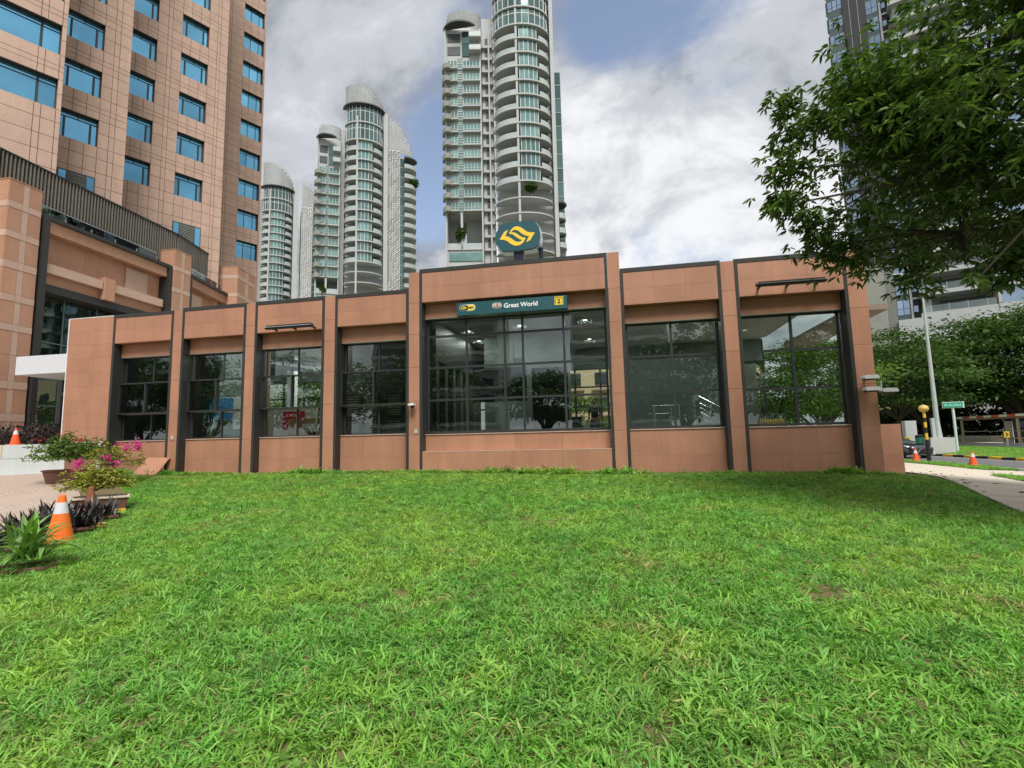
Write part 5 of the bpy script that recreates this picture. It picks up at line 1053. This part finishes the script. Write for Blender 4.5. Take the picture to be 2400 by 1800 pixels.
for i, (x, y) in enumerate(bk_):
    o = piece('kerb_brick', KY if i % 2 == 0 else TERRA, _K, fr((x, y, hz(x, y)), 46), -.35, .35, -.06, .06, -.05, .05)
# ------------------------------------------------------------------ across the pavement: beacon, lamp, signs
bc = Thing('crossing_beacon', (18.9, 35.6, -.33), 'black and yellow striped crossing beacon with an amber globe on top', 'beacon'); bx, by = 18.9, 35.6
zs = [-.33, .95, 1.35, 1.7, 2.02, 2.3, 2.62]
for i, (za, zb) in enumerate(zip(zs, zs[1:])):
    m = MB(); m.bar((bx, by, za), (bx, by, zb), .11 if i == 0 else .075, 14); m.build('stripe_band', [BLACK, KY, BLACK, KY, BLACK, KY][i] if i else BLACK, bc)
m = MB(); m.lathe((bx, by, 2.62), [(.05, 0), (.2, .08), (.265, .2), (.27, .27), (.2, .40), (.05, .47)], 18); m.build('globe', pm('amber_globe', (.62, .40, .12), rough=.35), bc, smooth=True)
lp = Thing('street_lamp', (23.6, 43.2, .9), 'tall grey steel street lamp leaning over the road on a concrete block', 'street lamp'); lx, ly = 23.6, 43.0
m = MB(); limb(m, [Vector((lx, ly, .9)), Vector((lx, ly, 2.2)), Vector((lx, ly, 11.6))], .26, .07, 12); m.build('pole', GALV, lp)
m = MB(); m.path([(lx, ly, 11.5), (lx - .4, ly - .1, 12.6), (lx - 1.5, ly - .4, 13.3)], .05, 8); m.path([(lx, ly, 11.4), (lx + .2, ly, 12.1), (lx + .9, ly, 12.3)], .045, 8); m.build('arm', GALV, lp)
piece('lamp_head', GALV, lp, fr((lx - 1.9, ly - .5, 13.35), 15), -.45, .45, -.13, .13, -.07, .05); piece('lamp_head', GALV, lp, fr((lx + 1.15, ly, 12.28), -5), -.35, .35, -.12, .12, -.07, .04)
o = piece('concrete_block', WHITEC, None, WORLD, 22.75, 24.3, 42.4, 44.0, -.25, .96); tag(o, 'square pale concrete block under the street lamp', 'concrete block')
o = piece('control_box', WHITEC, None, WORLD, 23.0, 23.8, 46.0, 46.5, -.1, 2.3); tag(o, 'tall pale grey control cabinet behind the crossing beacon', 'cabinet')
o = piece('control_box', GALV, None, WORLD, 23.1, 23.32, 42.7, 42.9, .96, 2.4); tag(o, 'narrow grey box fixed beside the lamp pole', 'box')
bn_ = Thing('litter_bin', (22.6, 44.2, -.1), 'green litter bin beside the crossing beacon', 'bin'); m = MB(); m.lathe((22.7, 43.6, -.05), [(.26, 0), (.3, 1.0), (.28, 1.05)], 14); m.build('body', pm('bin_green', (.02, .20, .10), rough=.5), bn_); m = MB(); m.lathe((22.7, 43.6, 1.0), [(.31, 0), (.31, .12), (.1, .22)], 14); m.build('lid', BLACK, bn_)
def chevron(x, y, z, s, label):
    t = Thing('chevron_marker', (x, y, z), label, 'road sign', 'yellow chevron markers'); f = fr((x, y, z), -28); m = MB(); m.bar((x, y, -.2), (x, y, z), .05, 8); m.build('post', GALV, t)
    m = MB(); m.box(f, -.2 * s, .2 * s, -.07, -.05, 0, .62 * s); m.build('plate', YELLOW, t)
    m = MB(); q = lambda a, zz: P(f, a * s, -.085, zz * s); m.prism([q(-.12, .5), q(-.02, .5), q(.12, .31), q(-.02, .12), q(-.12, .12), q(.02, .31)], P(f, 0, .012, 0) - P(f, 0, 0, 0)); m.build('chevron', BLACK, t)
chevron(22.3, 44.4, .62, .7, 'yellow chevron marker behind the bonnet of the black car'); chevron(32.4, 49.9, .75, .85, 'yellow chevron marker on the middle post of the striped shelter')
ss = Thing('street_sign', (25.2, 43.9, -.02), 'green street name sign on a pale post in front of the striped shelter', 'street sign'); m = MB(); m.bar((25.25, 43.9, -.05), (25.25, 43.9, 3.3), .085, 10); m.build('post', pm('sign_post', (.55, .66, .60), rough=.5), ss)
sf = fr((25.25, 43.9, 0), -17); piece('plate', pm('street_green', (.02, .30, .20), rough=.45), ss, sf, -.58, .58, -.13, -.09, 3.18, 3.56); piece('frame', WHITEP, ss, sf, -.62, .66, -.088, -.03, 3.14, 3.60)
m = MB()
for (a0, a1, z0, z1) in ((-.5, -.36, 3.28, 3.46), (-.3, -.22, 3.28, 3.42), (-.18, -.08, 3.28, 3.46), (-.02, .1, 3.28, 3.42), (.14, .22, 3.28, 3.46), (.26, .36, 3.28, 3.42), (.40, .48, 3.28, 3.44)): m.box(sf, a0, a1, -.134, -.131, z0, z1)
m.build('worn_lettering', pm('street_letter', (.30, .62, .50), rough=.5), ss)
# bus shelter
SH = Thing('bus_shelter', (33.5, 50, .17), 'long low bus shelter with a red and white striped roof edge', 'bus shelter'); bf_ = fr((33.2, 57.2, 0), -90)   # a runs toward the camera side, d>0 away from the road (+x)
RW = [pm('stripe_white', (.84, .80, .74), rough=.6, vary=.1), pm('stripe_red', (.62, .10, .05), rough=.6, vary=.15)]
# d axis of this frame points +x
for i in range(24): piece('roof_edge_stripe', RW[i % 2], SH, bf_, i * .93, (i + 1) * .93 - .01, -.1, 0, 2.52, 2.72)
piece('roof', GREYC, SH, bf_, 0, 22.3, .002, 3.4, 2.55, 2.68); piece('under_beam', pm('shelter_red', (.35, .20, .14), rough=.6), SH, bf_, 0.1, 22.2, .1, .3, 2.36, 2.52)
for a in (.25, 7.2, 14.2, 21): piece('post', pm('shelter_cream', (.60, .52, .36), rough=.6), SH, bf_, a - .07, a + .07, .1, .24, .17, 2.36)
for a0, a1 in ((1.3, 2.2), (5.6, 6.6), (8.0, 9.6), (11, 12.2), (15, 17)): piece('back_panel', WHITEP, SH, bf_, a0, a1, 3.0, 3.1, .17, 2.2)
o_ = piece('timetable', pm('timetable_blue', (.16, .20, .32), rough=.4), SH, bf_, 4.0, 4.8, 2.2, 2.24, 1.6, 2.1)
piece('dark_back_panel', BLACK, SH, bf_, 2.3, 5.5, 3.02, 3.08, .17, 2.35); piece('dark_back_panel', BLACK, SH, bf_, 9.7, 10.9, 3.02, 3.08, .17, 2.35); piece('dark_back_panel', BLACK, SH, bf_, 6.7, 7.9, 3.02, 3.08, .17, 2.35)
for z in (.75, 1.3): m = MB(); m.bar(P(bf_, .3, .17, z), P(bf_, 21, .17, z), .025, 6); m.build('guard_rail', STEEL, SH)
for k_, a in ((0, 3.2), (1, 10.4)):
    bt_ = Thing('bench', tuple(P(bf_, a, 1.2, .17)), ('orange topped bench under the left half of the shelter', 'orange topped bench at the right end of the shelter')[k_], 'bench', 'orange benches in the bus shelter'); piece('seat', pm('bench_orange', (.70, .25, .05), rough=.5), bt_, bf_, a - .3, a + 3.0, 1.2, 1.6, .60, .68)
    for q in (.3, 1.3, 2.4): piece('leg', WHITEP, bt_, bf_, a + q, a + q + .1, 1.35, 1.45, .17, .6)
o = MB(); o.box(WORLD, 33.0, 37.5, 30, 60, -.2, .17); tag(o.build('platform', PAVE), kind='structure')
o = MB(); o.box(WORLD, 32.7, 32.98, 30, 60, -.2, .28); tag(o.build('platform_kerb', WHITEC), kind='structure')
o = piece('low_concrete_wall', GREYC, None, WORLD, 37.6, 37.9, 36, 66, 0, .8); tag(o, 'low weathered concrete wall running behind the shelter', 'wall')
# ------------------------------------------------------------------ black car
CARP = pm('car_paint', (.008, .009, .012), rough=.25, spec=.7, coat=1.0, vary=.02); TYRE = pm('tyre', (.02, .02, .02), rough=.85)
def build_car(x, y, z, ang):
    T = Thing('parked_car', (x, y, z), 'glossy black crossover car facing the camera behind the crossing beacon', 'car'); f = fr((x, y, z), ang)
    def loft(secs, name, mat, closed=True, sub=2):
        m = MB(); k = len(secs[0][1]); 
        for (a, s_) in secs: m.v += [tuple(P(f, a + (q[2] if len(q) > 2 else 0), q[0], q[1])) for q in s_]
        for i in range(len(secs) - 1):
            for j in range(k - 1): p = i * k + j; m.f.append((p, p + 1, p + k + 1, p + k))
        m.f.append(tuple(range(k))[::-1]); n = (len(secs) - 1) * k; m.f.append(tuple(range(n, n + k)))
        o = m.build(name, mat, T, smooth=True); md = o.modifiers.new('s', 'SUBSURF'); md.levels = md.render_levels = sub; return o
    def sec(w_, zl, zm, zsh, ztp): h = [(w_ * .86, zl), (w_, zl + .14), (w_ * 1.0, zm), (w_ * .985, zsh), (w_ * .90, ztp), (w_ * .45, ztp + .035)]; return [(-a, b) for a, b in h] + [(a, b) for a, b in h[::-1]]
    loft([(2.34, sec(.66, .34, .52, .62, .66)), (2.27, sec(.80, .26, .52, .70, .80)), (2.0, sec(.90, .22, .56, .80, .90)), (1.3, sec(.935, .22, .60, .88, 1.0)), (.75, sec(.94, .22, .62, .92, 1.05)), (-.6, sec(.94, .22, .64, .95, 1.06)), (-1.7, sec(.94, .24, .66, .97, 1.08)), (-2.2, sec(.86, .30, .66, .95, 1.05)), (-2.36, sec(.72, .36, .6, .85, .95))], 'body', CARP)
    def gs(w0, w1, z0, z1): h = [(w0, z0), (w1, z1), (w1 * .5, z1 + .03)]; return [(-a, b) for a, b in h] + [(a, b) for a, b in h[::-1]]
    loft([(1.05, gs(.80, .74, 1.02, 1.05)), (.95, gs(.82, .72, 1.03, 1.09)), (.15, gs(.84, .64, 1.05, 1.44)), (-1.2, gs(.84, .64, 1.06, 1.46)), (-2.0, gs(.82, .60, 1.06, 1.28)), (-2.15, gs(.8, .62, 1.05, 1.1))], 'windows', GREYG)
    loft([(.28, gs(.62, .60, 1.40, 1.42)), (.1, gs(.665, .63, 1.42, 1.47)), (-1.2, gs(.67, .64, 1.44, 1.50)), (-1.9, gs(.64, .6, 1.32, 1.38)), (-2.0, gs(.6, .56, 1.3, 1.33))], 'roof', CARP)
    for a in (1.42, -1.42):
        for sd in (-1, 1):
            w_ = MB(); c0_ = P(f, a, sd * .95, .34); c1_ = P(f, a, sd * .72, .34); w_.bar(c0_, c1_, .345, 24); wo = w_.build('wheel', TYRE, T); r_ = MB(); r_.bar(P(f, a, sd * .955, .34), P(f, a, sd * .94, .34), .225, 20); r_.build('rim', GALV, T, wo)
            for q in range(5): s_ = MB(); t_ = q * 1.2566; s_.bar(P(f, a, sd * .965, .34), P(f, a + .2 * math.cos(t_), sd * .965, .34 + .2 * math.sin(t_)), .03, 5); s_.build('spoke', STEEL, T, wo)
            ar = MB(); ar.bar(P(f, a, sd * .935, .36), P(f, a, sd * .80, .36), .40, 24); ar.build('wheel_arch', BLACK, T)
    HL = pm('headlight', (.75, .78, .82), rough=.12, spec=.9)
    for sd in (-1, 1):
        m = MB(); m.prism([P(f, 2.30, sd * .52, .70), P(f, 2.02, sd * .90, .77), P(f, 1.80, sd * .935, .86), P(f, 1.98, sd * .88, .86), P(f, 2.26, sd * .56, .775)], P(f, .03, sd * .01, 0) - P(f, 0, 0, 0)); m.build('headlight', HL, T)
        m = MB(); m.prism([P(f, 2.3, sd * .60, .36), P(f, 2.12, sd * .86, .38), P(f, 2.12, sd * .86, .54), P(f, 2.3, sd * .64, .50)], P(f, .03, 0, 0) - P(f, 0, 0, 0)); m.build('fog_light_bezel', BLACK, T); m = MB(); m.bar(P(f, 2.32, sd * .68, .43), P(f, 2.35, sd * .68, .43), .045, 10); m.build('fog_light', HL, T)
        m = MB(); m.box(f, .62, .78, sd * .98 - .09, sd * .98 + .09, .98, 1.12); m.build('mirror', CARP, T)
        m = MB(); m.path([P(f, 2.36, sd * .12, .70), P(f, 2.37, sd * .30, .55), P(f, 2.34, sd * .46, .34)], .018, 5); m.build('grille_trim', STEEL, T)
    m = MB(); m.prism([P(f, 2.33, -.42, .30), P(f, 2.33, .42, .30), P(f, 2.35, .22, .66), P(f, 2.35, -.22, .66)], P(f, .02, 0, 0) - P(f, 0, 0, 0)); m.build('grille', BLACK, T)
    for q in range(5): piece('grille_bar', DGREY, T, f, 2.37, 2.385, -.30 + q * .01, .30 - q * .01, .34 + q * .065, .355 + q * .065)
    piece('number_plate', BLACK, T, f, 2.39, 2.405, -.24, .24, .40, .50); piece('bumper_trim', STEEL, T, f, 2.25, 2.36, -.78, .78, .235, .262); piece('side_sill', DGREY, T, f, -1.0, 1.0, -.95, -.93, .24, .30); piece('side_sill', DGREY, T, f, -1.0, 1.0, .93, .95, .24, .30)
    m = MB(); m.path([P(f, 1.6, -.955, .84), P(f, .2, -.965, .80), P(f, -1.6, -.965, .88)], .012, 4); m.build('crease_trim', DGREY, T)
build_car(19.9, 41.3, -.36, -76)
# ------------------------------------------------------------------ person inside the large window
def skin(name, verts, edges, rad, mat, T, sub=2):
    me = bpy.data.meshes.new(name); me.from_pydata([tuple(Vector(v) - T.L) for v in verts], edges, []); me.materials.append(mat); o = bpy.data.objects.new(name, me); link(o, T)
    o.modifiers.new('sk', 'SKIN'); sk = me.skin_vertices[0].data if me.skin_vertices else None
    if sk is None: me.attributes; 
    for i, r in enumerate(rad): me.skin_vertices[0].data[i].radius = (r, r) if not isinstance(r, tuple) else r
    me.skin_vertices[0].data[0].use_root = True
    s = o.modifiers.new('su', 'SUBSURF'); s.levels = s.render_levels = sub; return o
px, py, pz0 = -.62, 19.0, 1.27
PT = Thing('person', (px, py, pz0), 'person in dark clothes with long dark hair carrying bags behind the large window', 'person', None)
def pv(x, y, z): return (px + x, py + y, pz0 + z)
SK = pm('skin', (.35, .20, .14), rough=.6); SHIRT = pm('dark_shirt', (.02, .02, .025), rough=.9); TROU = pm('dark_trousers', (.035, .04, .05), rough=.9); HAIR = pm('hair', (.012, .01, .009), rough=.6)
bv = [pv(0, 0, .92), pv(0, 0, 1.15), pv(0, 0, 1.34), pv(0, -.01, 1.44), pv(0, -.03, 1.52), pv(0, -.02, 1.62)]; be = [(0, 1), (1, 2), (2, 3), (3, 4), (4, 5)]; br = [(.14, .10), (.12, .09), (.15, .09), .055, .085, .07]
def addv(p, r, e): bv.append(pv(*p)); br.append(r); be.append((e, len(bv) - 1)); return len(bv) - 1
for sd in (-1, 1):
    i = addv((sd * .16, 0, 1.36), .055, 2); i = addv((sd * .21, .0, 1.10), .042, i); i = addv((sd * .235, -.05, .86), .032, i); h_ = addv((sd * .24, -.07, .79), (.035, .018), i)
    for q in range(4): j = addv((sd * .24 + (q - 1.5) * .017, -.08, .745 - (0 if q in (1, 2) else -.008)), .009, h_); addv((sd * .24 + (q - 1.5) * .017, -.065, .71 + (.01 if q in (0, 3) else 0)), .008, j)
    j = addv((sd * .20, -.09, .775), .010, h_); addv((sd * .195, -.095, .745), .009, j)
    i = addv((sd * .09, 0, .84), .085, 0); i = addv((sd * .10, -.02, .48), .055, i); i = addv((sd * .10, .02, .10), .038, i); addv((sd * .11, -.12, .04), .035, i)
skin('body', bv, be, br, SK, PT)
skin('shirt', [pv(0, 0, .90), pv(0, 0, 1.15), pv(0, 0, 1.34), pv(0, 0, 1.42), pv(-.17, 0, 1.355), pv(-.215, 0, 1.16), pv(.17, 0, 1.355), pv(.215, 0, 1.16)], [(0, 1), (1, 2), (2, 3), (2, 4), (4, 5), (2, 6), (6, 7)], [(.165, .12), (.14, .11), (.17, .11), .065, .07, .062, .07, .062], SHIRT, PT)
skin('trousers', [pv(0, 0, .94), pv(-.09, 0, .84), pv(-.10, -.02, .48), pv(-.10, .02, .12), pv(.09, 0, .84), pv(.10, -.02, .48), pv(.10, .02, .12)], [(0, 1), (1, 2), (2, 3), (0, 4), (4, 5), (5, 6)], [(.155, .115), .10, .072, .055, .10, .072, .055], TROU, PT)
skin('hair', [pv(0, .0, 1.58), pv(0, .0, 1.66), pv(0, .06, 1.5), pv(0, .07, 1.36)], [(0, 1), (0, 2), (2, 3)], [.088, .06, .075, .055], HAIR, PT)
hd = MB(); hd.lathe(pv(0, -.045, 1.5), [(.02, 0), (.055, .02), (.062, .07), (.058, .12), (.03, .16)], 12, 1, .9); hd.build('face', SK, PT, smooth=True)
m = MB(); m.lathe(pv(0, -.108, 1.555), [(.006, 0), (.012, .012), (.005, .04)], 8); [m.lathe(pv(s_ * .024, -.098, 1.588), [(.004, 0), (.009, .006), (.004, .012)], 8) for s_ in (-1, 1)]; m.build('facial_features', BLACK, PT)
b1 = Thing('shopping_bag', pv(-.33, -.05, .4), 'pale bag hanging from the hand of the person behind the window', 'bag'); m = MB(); m.prism([pv(-.44, -.1, .42), pv(-.22, -.1, .42), pv(-.2, -.1, .72), pv(-.42, -.1, .72)], (0, .09, 0)); m.build('pouch', pm('pale_bag', (.45, .6, .5), rough=.6), b1); m = MB(); m.path([pv(-.38, -.06, .72), pv(-.3, -.07, .8), pv(-.24, -.06, .72)], .008, 5); m.build('handle', BLACK, b1)
st = Thing('standing_board', (-1.45, 19.6, 1.25), 'black framed board standing inside left of the person', 'board'); piece('board', BLACK, st, WORLD, -1.75, -1.15, 19.6, 19.68, 1.3, 2.35)
m = MB(); [m.bar((x, 19.64, 1.25), (x, 19.64, 2.42), .02, 6) for x in (-1.75, -1.15)]; m.build('frame', DGREY, st)
# beige apartment block seen through the station
BE = Thing('beige_apartments', (-2, 64, 0), 'beige apartment block glimpsed through the lower right of the large window', 'building'); ef = fr((-9, 62, 0), -4)
BM = pm('beige_paint', (.62, .50, .33), rough=.8, vary=.08); piece('wall', BM, BE, ef, 0, 26, 0, 10, -.3, 11.2)
for i in range(8):
    for j in range(3): piece('window', GREYG, BE, ef, .8 + i * 3.2, 2.3 + i * 3.2, -.1, -.002, 1.6 + j * 3.1, 3.1 + j * 3.1); piece('balcony_slab', PPALE, BE, ef, .4 + i * 3.2, 2.7 + i * 3.2, -.9, -.01, .9 + j * 3.1, 1.1 + j * 3.1)
# ------------------------------------------------------------------ what the windows reflect: the street behind the viewer
g_ = 'trees across the lawn behind the viewer'
for i, (x, y, h, r) in enumerate(((-19, -17, 10.5, 5.2), (-7, -21, 9, 4.6), (7, -19, 11, 5.6), (19, -24, 7.5, 4.0), (-33, -20, 12, 6), (-44, -17, 11, 6), (-55, -19, 12.5, 6.5), (-66, -24, 13, 7))):
    bgtree('lawn_tree', x, y, -.2, h, r, 3.0, ('rounded tree reflected in the left windows', 'small tree reflected left of the middle window', 'spreading tree reflected in the large window', 'tree reflected in the rightmost window', 'large tree far behind the viewer on the left', 'tree reflected in the second window', 'tree reflected in the leftmost window', 'farthest tree of the row behind the viewer')[i], g_, LEAFM, 34, 190, .5, .25, .45, 20 + i)
for i, (x, y, wd, hh, lb) in enumerate(((-34, -62, 26, 34, 'pale apartment block reflected in the station windows on the left'), (2, -75, 20, 46, 'tall pale apartment block reflected in the large window'), (40, -66, 22, 12, 'low pale apartment block reflected in the windows on the right'))):
    B_ = Thing('reflected_block', (x, y, 0), lb, 'building', 'blocks behind the viewer'); f = fr((x, y, 0), 180); piece('wall', WHITEC, B_, f, -wd / 2, wd / 2, 0, 12, -.5, hh)
    for j in range(int(hh / 3.4)): piece('window_band', GREYG, B_, f, -wd / 2 + .8, wd / 2 - .8, -.1, -.003, 1.6 + j * 3.4, 3.2 + j * 3.4); piece('balcony_band', WHITEP, B_, f, -wd / 2, wd / 2, -.8, -.11, .9 + j * 3.4, 1.5 + j * 3.4)

def ledge_plant(f, a, d, z, r, rz, label):
    p = P(f, a, d, z); t = Thing('terrace_shrub', tuple(p), label, 'plant', 'plants on the tower balconies')
    n = 420; v = unit(RN.normal(0, 1, (n, 3))) * (RN.uniform(.1, 1, (n, 1)) ** .5); C = np.array(p) + v * np.array([r, r, rz])
    V, F = leafgeo(C, unit(RN.normal(0, 1, (n, 3))), RN.uniform(.5, 1.0, n), RN.uniform(.25, .5, n)); tag(npmesh('foliage', V, F, LEAFM, t), kind='stuff')
    m = MB(); m.bar(p - Vector((0, 0, rz)), p, .12, 5); m.build('stem', BARK, t)
ledge_plant(f2, 16.6, -1.2, 90.0, 1.5, 1.9, 'bush hanging from a right hand balcony of the middle white tower')
ledge_plant(f3, -10.6, -1.0, 53.6, 1.3, 2.0, 'small tree on the open terrace of the tallest white tower')
ledge_plant(f3, 7.5, -4.4, 64.0, 1.6, .5, 'low planting on an open curved slab of the tallest white tower')
ledge_plant(f2, -12.4, -1.0, 50.6, 1.0, 1.2, 'shrub on the open terrace of the middle white tower')

n = 130; x = RN.uniform(7.5, 16.5, n); y = RN.uniform(11, 33, n); xn = np.interp(y, [10.6, 12.6, 15.9, 18.8, 30], [7.0, 7.6, 8.6, 9.15, 9.3]) + .2; x = np.maximum(x, xn)
LB = np.stack([x, y, H(x, y) + .035], 1); x2 = RN.uniform(-7, 6, 26); y2 = RN.uniform(6, 14, 26); LB = np.concatenate([LB, np.stack([x2, y2, H(x2, y2) + .07], 1)])
az = RN.uniform(0, 6.283, len(LB)); V, F = leafgeo(LB, np.stack([np.cos(az), np.sin(az), RN.normal(0, .08, len(LB))], 1), RN.uniform(.09, .16, len(LB)), RN.uniform(.035, .06, len(LB)))
tag(npmesh('fallen_leaves', V, F, pm('dead_leaf', (.17, .09, .04), rough=.8, island=.5)), 'dry brown fallen leaves on the pavement and lawn', 'leaves', kind='stuff')
jm = MB()
for q in range(9):
    yy = 12.5 + q * 2.3; xa = float(np.interp(yy, [10.6, 12.6, 15.9, 18.8, 30], [7.0, 7.6, 8.6, 9.15, 9.3])) + .05; xs_ = np.linspace(xa, 16.7, 16)
    for a_, b_ in zip(xs_, xs_[1:]): n_ = len(jm.v); jm.v += [(a_, yy, Hf(a_, yy) + .031), (b_, yy, Hf(b_, yy) + .031), (b_, yy + .025, Hf(b_, yy + .025) + .031), (a_, yy + .025, Hf(a_, yy + .025) + .031)]; jm.f.append((n_, n_ + 1, n_ + 2, n_ + 3))
tag(jm.build('pavement_joints', pm('joint_dark', (.16, .14, .11), rough=.9)), kind='structure')
